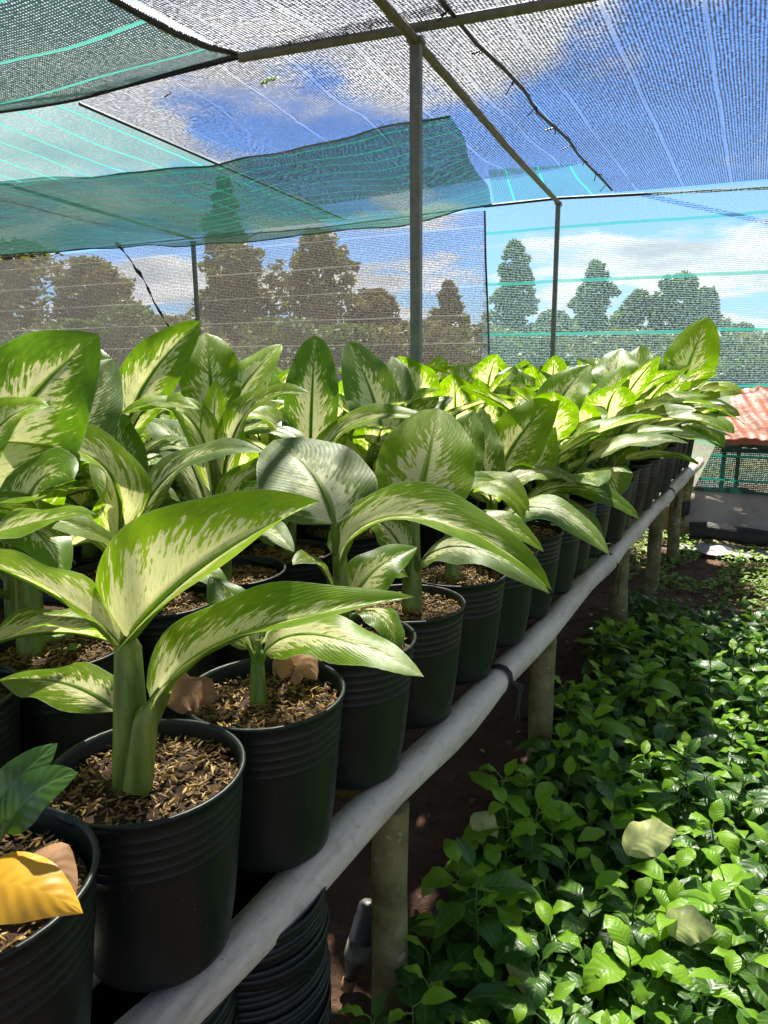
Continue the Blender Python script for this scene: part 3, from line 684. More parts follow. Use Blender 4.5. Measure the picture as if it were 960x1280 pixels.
CUSTOM['A', 3] = dict(stem=[(430, 806, 1.33), (428, 750, 1.33), (424, 690, 1.33), (421, 660, 1.33)], r=[.017, .016, .013, .008],
  lab='dumb cane in third pot with broad pale heart leaf and long arching leaf', leaves=[
  ([(418, 655, 1.31), (410, 612, 1.31), (386, 575, 1.37), (342, 550, 1.46)], .128, (.75, .75, .15), .06, 'cane_pale', dict(ea=.45, eb=.62, nl=20, nw=14, curl=.05, wave=.04, pet=[(422, 700, 1.33), (420, 675, 1.32)])),
  ([(424, 705, 1.32), (440, 615, 1.27), (585, 625, 1.22), (690, 738, 1.18)], .082, (.42, 1, -.1), .5, K, dict(nl=24, nw=12, curl=.12, ea=.42, pet=[(428, 755, 1.33), (424, 725, 1.325)])),
  ([(416, 735, 1.31), (405, 700, 1.28), (385, 692, 1.25), (366, 706, 1.22)], .038, (.4, 1, 0), .35, K, {}),
  ([(438, 760, 1.33), (448, 722, 1.34), (478, 698, 1.37), (522, 684, 1.41)], .055, (.8, .8, 0), .25, KD, {}),
  ([(440, 770, 1.31), (470, 745, 1.27), (498, 780, 1.24), (492, 822, 1.22)], .045, (.4, .9, .5), .1, KD, {})])
CUSTOM['A', 4] = dict(stem=[(515, 775, 1.53), (515, 720, 1.53), (516, 670, 1.53), (518, 640, 1.53)], r=[.022, .020, .015, .010],
  lab='dumb cane in fourth pot with an upright heart-shaped leaf facing the viewer', leaves=[
  ([(518, 650, 1.53), (527, 605, 1.53), (539, 560, 1.57), (547, 510, 1.66)], .124, (1, .35, .05), .10, KL, dict(ea=.5, eb=.62, nl=20, nw=14, curl=.0, wave=.05)),
  ([(524, 705, 1.51), (550, 668, 1.46), (612, 672, 1.41), (687, 742, 1.36)], .062, (.5, 1, .1), .12, 'cane_pale', dict(nl=18)),
  ([(508, 700, 1.51), (496, 665, 1.5), (478, 650, 1.5), (452, 640, 1.5)], .05, (.7, .8, 0), .3, K, {}),
  ([(510, 720, 1.51), (494, 700, 1.48), (472, 706, 1.45), (446, 735, 1.43)], .045, (.5, 1, 0), .2, KD, {}),
  ([(521, 650, 1.54), (545, 615, 1.57), (580, 590, 1.6), (620, 600, 1.62)], .055, (.4, 1, 0), .4, K, {})])
CUSTOM['A', 5] = dict(stem=[(566, 730, 1.73), (564, 680, 1.73), (562, 640, 1.73), (563, 600, 1.73)], r=[.018, .016, .013, .007],
  lab='dumb cane in fifth pot, partly hidden by its neighbour\'s long arching leaf', leaves=[
  ([(567, 640, 1.72), (590, 590, 1.68), (632, 592, 1.64), (662, 640, 1.60)], .060, (.4, 1, 0), .4, KL, {}),
  ([(565, 620, 1.74), (572, 580, 1.76), (582, 545, 1.8), (592, 512, 1.85)], .07, (.9, .5, .1), .25, K, {}),
  ([(560, 650, 1.73), (540, 610, 1.75), (500, 590, 1.78), (455, 600, 1.8)], .06, (.4, 1, 0), .35, KD, {}),
  ([(568, 660, 1.72), (600, 640, 1.7), (640, 650, 1.68), (680, 690, 1.66)], .055, (.4, 1, 0), .3, K, {}),
  ([(560, 640, 1.75), (556, 600, 1.8), (560, 560, 1.86), (566, 530, 1.92)], .06, (.8, .5, 0), .3, KL, {})])
CUSTOM['A', 6] = dict(stem=[(614, 700, 1.94), (614, 650, 1.94), (616, 610, 1.94), (618, 585, 1.94)], r=[.018, .016, .012, .007],
  lab='dumb cane in sixth pot with a broad grey-green leaf drooping over the pipe', leaves=[
  ([(622, 660, 1.92), (655, 612, 1.88), (712, 630, 1.82), (762, 694, 1.76)], .07, (.5, 1, .1), .15, 'cane_pale', dict(nl=18)),
  ([(614, 620, 1.93), (600, 580, 1.95), (596, 550, 2.0), (604, 510, 2.06)], .075, (.9, .5, 0), .2, K, {}),
  ([(616, 630, 1.92), (600, 600, 1.86), (640, 600, 1.8), (655, 650, 1.76)], .06, (.4, 1, 0), .35, KL, {}),
  ([(612, 630, 1.95), (580, 590, 1.98), (545, 570, 2.0), (510, 580, 2.02)], .06, (.3, 1, 0), .3, KD, {}),
  ([(620, 620, 1.95), (650, 585, 1.98), (690, 580, 2.0), (735, 612, 2.0)], .06, (.3, 1, 0), .3, K, {})])
CUSTOM['A', 7] = dict(stem=[(651, 675, 2.14), (650, 640, 2.14), (640, 600, 2.14), (636, 585, 2.14)], r=[.018, .016, .012, .007],
  lab='dumb cane in seventh pot with a lime leaf slanting up to the right', leaves=[
  ([(622, 596, 2.05), (635, 560, 2.04), (660, 528, 2.04), (700, 488, 2.08)], .10, (1, .45, -.1), .25, KL, dict(ea=.45, nl=18, pet=[(640, 640, 2.12), (628, 618, 2.08)])),
  ([(655, 600, 2.12), (665, 575, 2.14), (672, 550, 2.18), (684, 512, 2.24)], .085, (.9, .5, .1), .25, K, {}),
  ([(655, 630, 2.12), (700, 590, 2.08), (760, 610, 2.04), (800, 650, 2.0)], .065, (.4, 1, 0), .25, KD, {}),
  ([(645, 620, 2.14), (600, 580, 2.2), (560, 560, 2.24), (530, 570, 2.26)], .06, (.3, 1, 0), .3, K, {}),
  ([(658, 640, 2.12), (700, 625, 2.1), (730, 640, 2.06), (756, 680, 2.04)], .06, (.5, 1, 0), .2, 'cane_pale', {})])
CUSTOM['B', 2] = dict(stem=[(40, 820, 1.33), (36, 740, 1.33), (30, 650, 1.34), (26, 610, 1.35)], r=[.026, .022, .017, .01],
  lab='dumb cane with very large leaf at the left edge, behind the front pot', leaves=[
  ([(-25, 620, 1.33), (0, 530, 1.34), (55, 470, 1.36), (124, 418, 1.42)], .145, (.9, .5, .2), .12, 'cane_dark', dict(ea=.45, nl=20, nw=12, curl=.05)),
  ([(60, 580, 1.42), (92, 535, 1.46), (122, 485, 1.52), (142, 448, 1.58)], .085, (.8, .6, .3), .2, 'cane_pale', dict(nl=16)),
  ([(20, 680, 1.3), (30, 600, 1.27), (60, 575, 1.24), (92, 600, 1.22)], .085, (.8, .7, -.2), .1, 'cane_dark', {}),
  ([(10, 655, 1.3), (30, 640, 1.24), (60, 670, 1.2), (84, 722, 1.18)], .06, (.5, .9, .2), .1, 'cane_dark', {}),
  ([(-60, 630, 1.25), (0, 632, 1.22), (70, 640, 1.25), (165, 690, 1.3)], .05, (.4, 1, 0), .4, KL, {}),
  ([(-40, 600, 1.2), (-20, 540, 1.18), (20, 500, 1.18), (62, 508, 1.2)], .06, (.4, 1, .3), .35, KL, {})])
CUSTOM['B', 3] = dict(stem=[(176, 770, 1.53), (166, 700, 1.52), (153, 650, 1.51), (147, 580, 1.5)], r=[.024, .022, .017, .004],
  lab='dumb cane left of centre with pointed sheath and lime leaf arching left', leaves=[
  ([(150, 680, 1.5), (165, 560, 1.47), (90, 548, 1.40), (-30, 552, 1.32)], .088, (.5, 1, .1), .48, KL, dict(nl=22, nw=12, curl=.15, ea=.42)),
  ([(160, 670, 1.51), (195, 590, 1.50), (250, 545, 1.47), (332, 566, 1.43)], .066, (.5, 1, 0), .3, 'cane_pale', dict(nl=18)),
  ([(152, 710, 1.5), (120, 650, 1.47), (60, 630, 1.42), (-10, 628, 1.38)], .055, (.3, 1, 0), .4, K, {}),
  ([(166, 700, 1.5), (195, 645, 1.48), (230, 640, 1.45), (275, 660, 1.42)], .055, (.4, 1, 0), .15, 'cane_pale', {}),
  ([(165, 730, 1.5), (215, 690, 1.46), (250, 700, 1.44), (290, 745, 1.42)], .05, (.4, 1, 0), .2, KD, {}),
  ([(155, 640, 1.55), (150, 590, 1.62), (145, 545, 1.7), (140, 505, 1.76)], .075, (.8, .6, 0), .25, K, {})])
CUSTOM['B', 4] = dict(stem=[(280, 735, 1.74), (278, 680, 1.74), (273, 620, 1.74), (270, 560, 1.74)], r=[.021, .019, .015, .008],
  lab='dumb cane behind the front leaf with a narrow upright young leaf at its top', leaves=[
  ([(270, 580, 1.74), (267, 550, 1.74), (266, 510, 1.75), (271, 474, 1.78)], .042, (1, .3, 0), .5, KL, dict(curl=0)),
  ([(268, 620, 1.74), (262, 500, 1.72), (205, 495, 1.70), (150, 518, 1.68)], .064, (.45, 1, 0), .45, KL, {}),
  ([(276, 620, 1.74), (285, 500, 1.72), (335, 485, 1.70), (388, 492, 1.68)], .064, (.45, 1, 0), .45, KL, {}),
  ([(281, 660, 1.72), (288, 600, 1.68), (310, 588, 1.65), (345, 580, 1.62)], .06, (.6, .8, 0), .4, K, {}),
  ([(266, 650, 1.74), (240, 560, 1.8), (215, 530, 1.84), (180, 525, 1.88)], .07, (.6, 1, 0), .2, 'cane_pale', {}),
  ([(284, 700, 1.7), (320, 640, 1.64), (340, 660, 1.6), (368, 690, 1.56)], .05, (.4, 1, 0), .3, 'cane_pale', {})])
CUSTOM['B', 5] = dict(stem=[(360, 705, 1.94), (362, 660, 1.94), (370, 600, 1.96), (380, 560, 1.98)], r=[.02, .018, .014, .008],
  lab='dumb cane with a tall upright green leaf pointing straight up at centre left', leaves=[
  ([(388, 570, 1.98), (388, 520, 1.98), (391, 470, 2.0), (394, 419, 2.06)], .088, (1, .3, -.05), .14, KD, dict(ea=.5, eb=.6, nl=20, nw=12, curl=0)),
  ([(385, 600, 1.97), (420, 510, 1.95), (480, 510, 1.92), (560, 530, 1.9)], .062, (.45, 1, 0), .45, KL, {}),
  ([(378, 600, 1.97), (360, 520, 1.95), (320, 505, 1.92), (285, 530, 1.9)], .06, (.45, 1, 0), .4, KL, {}),
  ([(370, 640, 1.95), (340, 600, 1.9), (310, 600, 1.86), (285, 640, 1.84)], .055, (.4, 1, 0), .3, KD, {}),
  ([(372, 630, 1.95), (400, 600, 1.9), (440, 610, 1.86), (475, 650, 1.82)], .06, (.4, 1, 0), .3, K, {})])
CUSTOM['B', 6] = dict(stem=[(421, 680, 2.14), (430, 640, 2.14), (455, 580, 2.15), (468, 555, 2.16)], r=[.02, .018, .014, .008],
  lab='dumb cane with upright grey-green leaf tilted left, beside the tall upright leaf', leaves=[
  ([(482, 560, 2.17), (476, 520, 2.17), (462, 478, 2.2), (436, 426, 2.26)], .100, (1, .4, .1), .12, 'cane_pale', dict(ea=.5, eb=.62, nl=20, nw=12, curl=0)),
  ([(475, 570, 2.17), (490, 510, 2.2), (500, 470, 2.26), (490, 445, 2.32)], .075, (.8, .6, 0), .2, 'cane_pale', {}),
  ([(465, 590, 2.16), (510, 530, 2.12), (560, 530, 2.08), (610, 570, 2.04)], .065, (.4, 1, 0), .35, K, {}),
  ([(450, 610, 2.15), (430, 560, 2.1), (400, 555, 2.06), (370, 590, 2.04)], .06, (.4, 1, 0), .3, KD, {}),
  ([(458, 600, 2.15), (490, 570, 2.1), (520, 580, 2.05), (545, 620, 2.0)], .06, (.4, 1, 0), .3, KL, {})])
CUSTOM['C', 2] = dict(stem=[(150, 720, 1.75), (150, 620, 1.76), (155, 560, 1.77), (160, 520, 1.78)], r=[.02, .018, .013, .008],
  lab='dumb cane at left with a folded pointed leaf rising against the dark net', leaves=[
  ([(158, 540, 1.78), (170, 480, 1.78), (208, 440, 1.8), (251, 401, 1.86)], .085, (.8, .6, .35), .5, K, dict(nl=18, nw=12)),
  ([(160, 560, 1.78), (165, 500, 1.74), (200, 496, 1.7), (250, 512, 1.68)], .06, (.4, 1, 0), .4, KL, {}),
  ([(150, 570, 1.78), (130, 500, 1.82), (115, 460, 1.88), (118, 430, 1.94)], .08, (.8, .6, 0), .25, KD, {}),
  ([(155, 590, 1.77), (200, 540, 1.74), (230, 550, 1.7), (255, 585, 1.68)], .06, (.4, 1, 0), .3, 'cane_pale', {})])
CUSTOM['C', 3] = dict(stem=[(262, 690, 2.0), (262, 620, 2.0), (262, 560, 2.0), (263, 520, 2.0)], r=[.02, .018, .013, .008],
  lab='dumb cane with broad yellow-veined upright leaf, right of the folded pointed leaf', leaves=[
  ([(264, 530, 2.0), (266, 490, 2.0), (262, 450, 2.03), (256, 416, 2.1)], .100, (1, .4, 0), .12, KL, dict(ea=.48, eb=.55, nl=18, nw=12, curl=.1)),
  ([(268, 540, 2.0), (300, 480, 2.02), (330, 450, 2.06), (352, 430, 2.12)], .07, (.7, .7, -.2), .35, KL, {}),
  ([(258, 560, 2.0), (220, 520, 1.96), (190, 530, 1.92), (160, 560, 1.9)], .06, (.4, 1, 0), .3, K, {}),
  ([(266, 560, 2.0), (310, 520, 1.95), (350, 530, 1.92), (390, 560, 1.9)], .06, (.4, 1, 0), .3, KD, {})])

def custom_plant(row, k, x, y, spec):
    t = potted(x, y, True); t.rotation_euler = (0, 0, 0); o = t.location
    L = lambda q: at(*q)-o
    st = [L(q) for q in spec['stem']]; b = MB(); b.tube(st, spec['r'], 16)
    so = b.build('stem', 'stem', t)
    if 'sheath' in spec:
        b = MB(); b.tube([L(q) for q in spec['sheath']], [.018, .015, .009], 12); b.build('leaf_sheath', 'stem', t)
    for i, (pts, hw_, nd, fold, mt, kw) in enumerate(spec['leaves']):
        kw = dict(kw); pet = kw.pop('pet', None)
        p = [L(q) for q in pts]; c = (EYE-o-p[1]).normalized(); rr_ = rt
        nh = c*nd[0]+UP*nd[1]+rr_*nd[2]
        # a petiole from the nearest stem point unless one is measured
        near = min((st[j].lerp(st[j+1], f/6) for j in range(len(st)-1) for f in range(7)), key=lambda s: (s-p[0]+UP*.03).length)
        pp = [L(q) for q in pet]+[p[0]] if pet else ([near, (near+p[0])/2, p[0]] if (near-p[0]).length > .02 else None)
        kw.setdefault('nl', 14); kw.setdefault('curl', .2); b = MB()
        leaf(b, p, hw_*.84, nh, fold=fold, seed=hash_(row, k, i), petiole=pp, pr=.0075 if hw_ > .06 else .0055, **{**dict(wave=.11), **kw})
        b.build('leaf', mt, t)
    return t
def hash_(r, k, i): return ord(r)*1000+k*37+i
ROWNAME = {'A': 'edge pipe row', 'B': 'second row from the pipe', 'C': 'third row from the pipe', 'D': 'fourth row from the pipe', 'E': 'fifth row from the pipe', 'F': 'sixth row from the pipe'}
GROUP = 'potted dumb canes on the bench'
for row, off, y0, cnt in ROWS:
    for k in range(cnt):
        y = y0+.238*k; jx, jy = (0, 0) if row == 'A' and k < 8 else (rng.uniform(-.015, .015), rng.uniform(-.02, .02))
        if row == 'A' and k == 0: continue
        if y > 5.18: continue
        x = bx(y, off)+jx; y += jy
        if (Vector((x, y, 0))-Vector((p1.x, p1.y, 0))).length < .16: continue
        key = (row, k if row == 'A' else k+1)
        if row == 'C': key = (row, k+1)
        if key in CUSTOM:
            if row != 'A':
                q = at(*CUSTOM[key]['stem'][0])
                if row == 'C': x, y = q.x, q.y
            t = custom_plant(row, key[1], x, y, CUSTOM[key])
            lab = CUSTOM[key]['lab']
        else:
            t = potted(x, y, False)
            for nm, me in VARIANTS[rng.randrange(len(VARIANTS))]:
                ob(nm, me, t)
            s = rng.uniform(1.12, 1.3) if row == 'A' else rng.uniform(.95, 1.12); 
            for ch in t.children:
                if ch.name.startswith(('leaf', 'stem')):
                    ch.scale = (s, s, s*(.9 if row == 'A' else 1)); ch.location = (0, 0, .222*(1-ch.scale[2]))
            lab = 'variegated dumb cane in the %s, %s from the near end' % (ROWNAME[row], ORD[k])
        tag(t, lab, 'plant', GROUP)
# ---- the big upright leaf at the far end of the first row
q = at(852, 560, 4.85)
t = potted(bx(5.12), 5.14, False); t.rotation_euler = (0, 0, 0); o = t.location
tag(t, 'last dumb cane at the far end with one tall bright upright leaf', 'plant', GROUP)
b = MB(); b.tube([(0, 0, .21), (.01, 0, .3), (.02, 0, .42)], [.02, .018, .012], 10); b.build('stem', 'stem', t)
for pts, hw_, nd, fold, mt in [
  ([(852, 488, 4.75), (856, 462, 4.75), (868, 435, 4.77), (886, 396, 4.8)], .165, (1, .3, -.1), .1, KL),
  ([(850, 520, 4.9), (870, 480, 4.85), (905, 480, 4.8), (928, 492, 4.75)], .12, (.5, 1, 0), .2, KL),
  ([(850, 530, 4.9), (870, 500, 4.8), (900, 505, 4.75), (925, 520, 4.7)], .11, (.5, 1, 0), .2, K),
  ([(840, 520, 4.9), (830, 500, 4.85), (835, 480, 4.8), (858, 462, 4.75)], .12, (.8, .6, 0), .2, 'cane_pale'),
  ([(850, 540, 4.9), (860, 520, 4.75), (885, 525, 4.7), (905, 560, 4.65)], .11, (.5, 1, 0), .2, KD),
  ([(840, 530, 4.9), (800, 490, 4.85), (770, 480, 4.8), (740, 490, 4.75)], .12, (.5, 1, 0), .2, KL)]:
    p = [at(*z)-o for z in pts]; b = MB(); a = Vector((.01, 0, .36))
    leaf(b, p, hw_, (EYE-o-p[1]).normalized()*nd[0]+UP*nd[1]+rt*nd[2], fold=fold, seed=int(pts[0][0]*3+pts[3][1]), eb=.62, petiole=[a, (a+p[0])/2, p[0]], pr=.008); b.build('leaf', mt, t)
# ---- the nearest pot: another kind of plant, dark oval leaves
x, y = bx(.368), .368
t = potted(x, y, True); t.rotation_euler = (0, 0, 0); o = t.location
tag(t, 'nearest black pot at the lower left with dark oval leaves and an orange fallen leaf', 'plant', GROUP)
b = MB(); b.tube([at(-40, 1120, .72)-o, at(-20, 1075, .70)-o, at(4, 1040, .68)-o, at(8, 1025, .68)-o], [.006, .005, .0035, .003], 8); b.build('stem', 'seed_stem', t)
for pts, hw_, nd in [([(4, 1040, .68), (20, 1005, .675), (55, 975, .67), (98, 966, .68)], .024, (.8, .7, 0)), ([(-10, 1010, .69), (10, 985, .69), (40, 955, .70), (72, 929, .72)], .019, (.8, .7, .2)),
                     ([(-15, 1060, .69), (-50, 1020, .68), (-80, 1000, .67), (-110, 1000, .66)], .03, (.8, .7, 0))]:
    b = MB(); p = [at(*q)-o for q in pts]; leaf(b, p, hw_, (EYE-o-p[1]).normalized()*nd[0]+UP*nd[1]+rt*nd[2], fold=.15, curl=.1, seed=int(pts[3][0]), ea=.6, eb=.85, rib=.0012, pr=.002); b.build('leaf', 'dark_leaf', t)
def fallen(name, pts, hw_, nd, mat, label, cat='leaf', fold=.2, curl=.3, wave=.2, **kw):
    p = [at(*q) for q in pts]; c = sum(p, Vector())/4; c.z = min(q.z for q in p); e = c
    b = MB(); pp = [q-e for q in p]; leaf(b, pp, hw_, (EYE-p[1]).normalized()*nd[0]+UP*nd[1]+rt*nd[2], fold=fold, curl=curl, wave=wave, seed=int(pts[0][0]+pts[3][1]), rib=.001, pr=.0018, **kw)
    o = b.build(name, mat); o.location = e; return tag(o, label, cat)
fallen('fallen_leaf', [(-45, 1112, .645), (0, 1094, .635), (52, 1104, .625), (104, 1142, .63)], .031, (.9, .55, 0), 'yellow_fallen', 'bright orange-yellow fallen leaf lying in the nearest pot', fold=-.1, curl=.2, wave=.05, eb=.95, ea=.55)
fallen('dry_leaf', [(45, 1110, .70), (52, 1075, .71), (60, 1070, .71), (95, 1120, .70)], .03, (.7, .7, 0), 'brown_fallen', 'curled brown dry leaf tucked behind the orange leaf', curl=.6)
fallen('dry_leaf', [(205, 880, 1.05), (225, 862, 1.06), (250, 855, 1.08), (268, 878, 1.08)], .036, (.8, .7, 0), 'brown_fallen', 'pale brown dry leaf at the left rim of the second pot', wave=.4)
fallen('dry_leaf', [(352, 848, 1.14), (358, 812, 1.15), (380, 815, 1.15), (396, 850, 1.14)], .034, (.7, .6, 0), 'brown_fallen', 'curled reddish brown dry leaf in the second pot beside the small stem', curl=.7, wave=.3)
# a clover sprouting beside a stem
t = tag(empty('clover_weed', at(78, 822, 1.30)), 'tiny clover weed sprouting in the left pot beside the stem', 'weed'); o = t.location
for k in range(9):
    a = k*2.2; h = .02+.012*(k % 3); cpt = Vector((.022*math.cos(a), .022*math.sin(a), h)); b = MB(); b.tube([(0, 0, 0), cpt*.6, cpt], .0009, 4, False)
    b.build('stalk', 'seed_stem', t)
    for g in range(3):
        an = a+g*2.09; d = Vector((math.cos(an), math.sin(an), .05)); b = MB(); leaf(b, [cpt, cpt+d*.004, cpt+d*.008, cpt+d*.011], .006, UP, nl=3, nw=4, fold=.1, curl=0, ea=.8, eb=.35, rib=0, pr=.0005); b.build('leaflet', 'weed', t)

# ---- stacks of empty nested pots under the bench
mb = MB(); mb.lathe([(0.09, 0.0), (.1, .004), (.116, .232), (.118, .236), (.1195, .238), (.1205, .243), (.119, .247), (.1165, .248), (.115, .244), (.098, .01)], 40); NEST = mb.mesh('empty_pot', 'pot')
for (px, py, d), lab, n, gap in (((328, 1200, 1.15), 'empty black pot nested in the stack under the bench beside the bottle', 24, .0105), ((196, 1250, 1.0), 'empty black pot nested in the stack under the front pot', 24, .0105)):
    q = at(px, py, d)
    for k in range(n):
        o = ob('empty_pot', NEST, None, (q.x-.02+rng.uniform(-.0012, .0012), q.y+rng.uniform(-.0012, .0012), .001+gap*k)); o.rotation_euler = (rng.uniform(-.012, .012), rng.uniform(-.012, .012), rng.uniform(0, 6)); tag(o, lab, 'pot', 'pots nested '+('beside the bottle' if d > 1.1 else 'under the front pot'))
# ---- plastic bottle standing neck-down beside the stack
m, nt = new_mat('bottle_plastic'); p = N(nt, 'ShaderNodeBsdfPrincipled'); p.inputs['Base Color'].default_value = (.045, .05, .04, 1); p.inputs['Roughness'].default_value = .5; p.inputs['Specular IOR Level'].default_value = .25; p.inputs['Transmission Weight'].default_value = .25; out(nt, p.outputs[0]); M['bottle'] = m
M['cap'] = mat_simple('brown_cap', (.25, .12, .05), (.36, .18, .08), 40, .5)
M['wrap'] = mat_simple('bottle_label', (.13, .13, .09), (.22, .21, .15), 60, .6)
q = atz(424, 1160, .05); q = at(424, 1125, 1.42)
t = tag(empty('plastic_bottle', q), 'dirty clear plastic bottle with brown cap lying beside the pot stack', 'bottle'); t.location.z = .075; t.rotation_euler = (R(-22), R(16), R(20)); t.location.y += .06
mb = MB(); mb.lathe([(0, .11), (.018, .108), (.024, .10), (.025, .085), (.0235, .08), (.025, .075), (.025, .03), (.024, .0), (.022, -.012), (.0125, -.034), (.0115, -.045), (.0, -.045)], 20); mb.build('body', 'bottle', t)
mb = MB(); mb.lathe([(.0256, .028), (.0258, .03), (.0252, -.002), (.0245, -.004)], 20); mb.build('label_band', 'wrap', t)
mb = MB(); mb.lathe([(.0, -.066), (.0135, -.066), (.0143, -.064), (.0143, -.046), (.0120, -.0455)], 20); mb.build('cap', 'cap', t)
# ---- a small black pot and white cup further under the bench
for z, lab in (((694, 905, 2.25), 'small empty black pot standing under the bench behind the second leg'),):
    q = atz(z[0], z[1], 0); o = ob('empty_pot', NEST, None, (q.x, q.y, .004)); o.scale = (.5, .5, .5); tag(o, lab, 'pot')

# ================================================================== seedling bed
def seed_variant(seed, n):
    r = random.Random(seed); H = r.uniform(.13, .23); parts = []; b = MB(); lx, ly = r.uniform(-.03, .03), r.uniform(-.03, .03)
    b.tube([(0, 0, -.01), (lx*.4, ly*.4, H*.5), (lx, ly, H)], [.0028, .0022, .0014], 5); parts.append(('stem', b.mesh('stem', 'seed_stem')))
    for i in range(n):
        f = i/(n-1); az = i*2.4+r.uniform(-.4, .4); o = Vector((math.cos(az), math.sin(az), 0)); A = Vector((lx*f, ly*f, H*(.35+.65*f)))
        L = r.uniform(.062, .105)*(1-.35*(f > .8)); e0 = R(r.uniform(5, 40)+25*(f > .8)); e1 = R(r.uniform(-75, -15)+40*(f > .8))
        B = A+(o*math.cos(e0)+UP*math.sin(e0))*r.uniform(.012, .025)
        p = [B, B+(o*math.cos(e0)+UP*math.sin(e0))*L*.33]; p.append(p[1]+(o*math.cos((e0+e1)/2)+UP*math.sin((e0+e1)/2))*L*.34); p.append(p[2]+(o*math.cos(e1)+UP*math.sin(e1))*L*.36)
        b = MB(); leaf(b, p, L*r.uniform(.24, .31), UP-o*.2, fold=r.uniform(.1, .4), curl=r.uniform(0, .3), wave=r.uniform(.08, .26), nl=7, nw=4, seed=seed*13+i, rib=0, pr=.0009, petiole=[A, B], ea=.72, eb=1.02, twist=r.uniform(-.4, .4))
        parts.append(('leaf', b.mesh('leaf', 'seed_new' if f > (.62 if seed % 3 == 0 else .8 if seed % 3 == 2 else .95) else 'seed_dark')))
    return parts
SEEDV = [seed_variant(40+i, 9+i % 3) for i in range(10)]
spots = []; r5 = random.Random(21)
def bed_left(y): return bx(y, -.11-.06*(y < 1.7))+.04*math.sin(y*3.1+1)+.03*math.sin(y*7.7)
yy = .82
while yy < 3.45:
    xx = bed_left(yy)
    while xx < 1.35:
        spots.append((xx+r5.uniform(-.025, .025), yy+r5.uniform(-.03, .03))); xx += .069+.02*(xx > .2)
    yy += .069
def visible(x, y):
    v = Vector((x, y, .15))-EYE; d = v.dot(fw); return d > .3 and abs(v.dot(rt)/d) < .56 and v.dot(up)/d > -.74
spots.sort(key=lambda s: (not visible(*s), (Vector((s[0], s[1], .15))-EYE).length))
rest = MB(); cnt = 0
for (x, y) in spots:
    var = SEEDV[r5.randrange(len(SEEDV))]; s = r5.choice([r5.uniform(.6, .9), r5.uniform(.8, 1.1), r5.uniform(1.0, 1.25)]); rz = r5.uniform(0, 6.28)
    if visible(x, y) and cnt < 290:
        cnt += 1
        t = empty('seedling', (x, y, gz(x, y)), rz); t.scale = (s, s, s)
        tag(t, 'glossy green broad-leaved seedling crowded in the bed beside the bench', 'seedling', 'seedlings crowded in the bed beside the bench')
        for nm, me in var: ob(nm, me, t)
    else:
        mt = Matrix.Translation((x, y, 0)) @ Matrix.Rotation(rz, 4, 'Z') @ Matrix.Scale(s, 4)
        for nm, me in var[1:]:
            base = len(rest.v); rest.v.extend(tuple(mt @ v.co) for v in me.vertices); uvl = me.uv_layers[0].data
            for pl_ in me.polygons:
                rest.f.append(tuple(base+i for i in pl_.vertices)); rest.uv.append(tuple(tuple(uvl[i].uv) for i in pl_.loop_indices))
tag(rest.build('seedling_mass', 'seed_dark'), 'mass of green seedling foliage continuing the bed away from the bench', 'seedlings', kind='stuff')
# pale fallen cane leaves lying on the bed
fallen('fallen_leaf', [(783, 1068, 1.57), (798, 1046, 1.57), (820, 1040, 1.58), (846, 1038, 1.60)], .040, (.75, .6, .25), 'pale_fallen', 'pale green fallen leaf standing up in the middle of the seedling bed', wave=.3, ea=.62, eb=.78)
fallen('fallen_leaf', [(836, 1168, 1.38), (850, 1152, 1.38), (872, 1150, 1.39), (896, 1162, 1.40)], .036, (.8, .6, 0), 'pale_fallen', 'pale round fallen leaf among sunlit seedlings at lower right', wave=.3, ea=.62, eb=.8)
fallen('fallen_leaf', [(632, 1182, 1.40), (645, 1195, 1.38), (660, 1220, 1.36), (674, 1245, 1.34)], .022, (.8, .6, .3), 'pale_fallen', 'rolled pale green fallen leaf at the lower edge of the seedling bed', curl=1.0, wave=.05, eb=.4)
fallen('fallen_leaf', [(592, 1040, 1.72), (600, 1020, 1.72), (612, 1022, 1.72), (622, 1048, 1.72)], .028, (.8, .6, 0), 'pale_fallen', 'small pale withered leaf at the shaded left edge of the bed', wave=.3)
for i in range(26):
    y = r5.uniform(1.1, 4.2); x = bx(y, r5.uniform(-.32, .3)); L = r5.uniform(.02, .05); a = r5.uniform(0, 6.28); d = Vector((math.cos(a), math.sin(a), 0)); b = MB(); z = gz(x, y)+.006
    leaf(b, [Vector((0, 0, .0)), d*L*.33+UP*.008, d*L*.66+UP*.01, d*L], L*.28, UP+Vector((r5.uniform(-.5, .5), r5.uniform(-.5, .5), 0)), nl=5, nw=4, fold=r5.uniform(-.3, .5), curl=.3, wave=.3, seed=i, rib=0, pr=.001)
    o = b.build('dry_leaf', r5.choice(['brown_fallen', 'brown_fallen', 'pale_fallen'])); o.location = (x, y, z); tag(o, 'dry leaf scrap lying on the bare soil under the bench', 'leaf', 'dry leaf scraps on the soil under the bench')
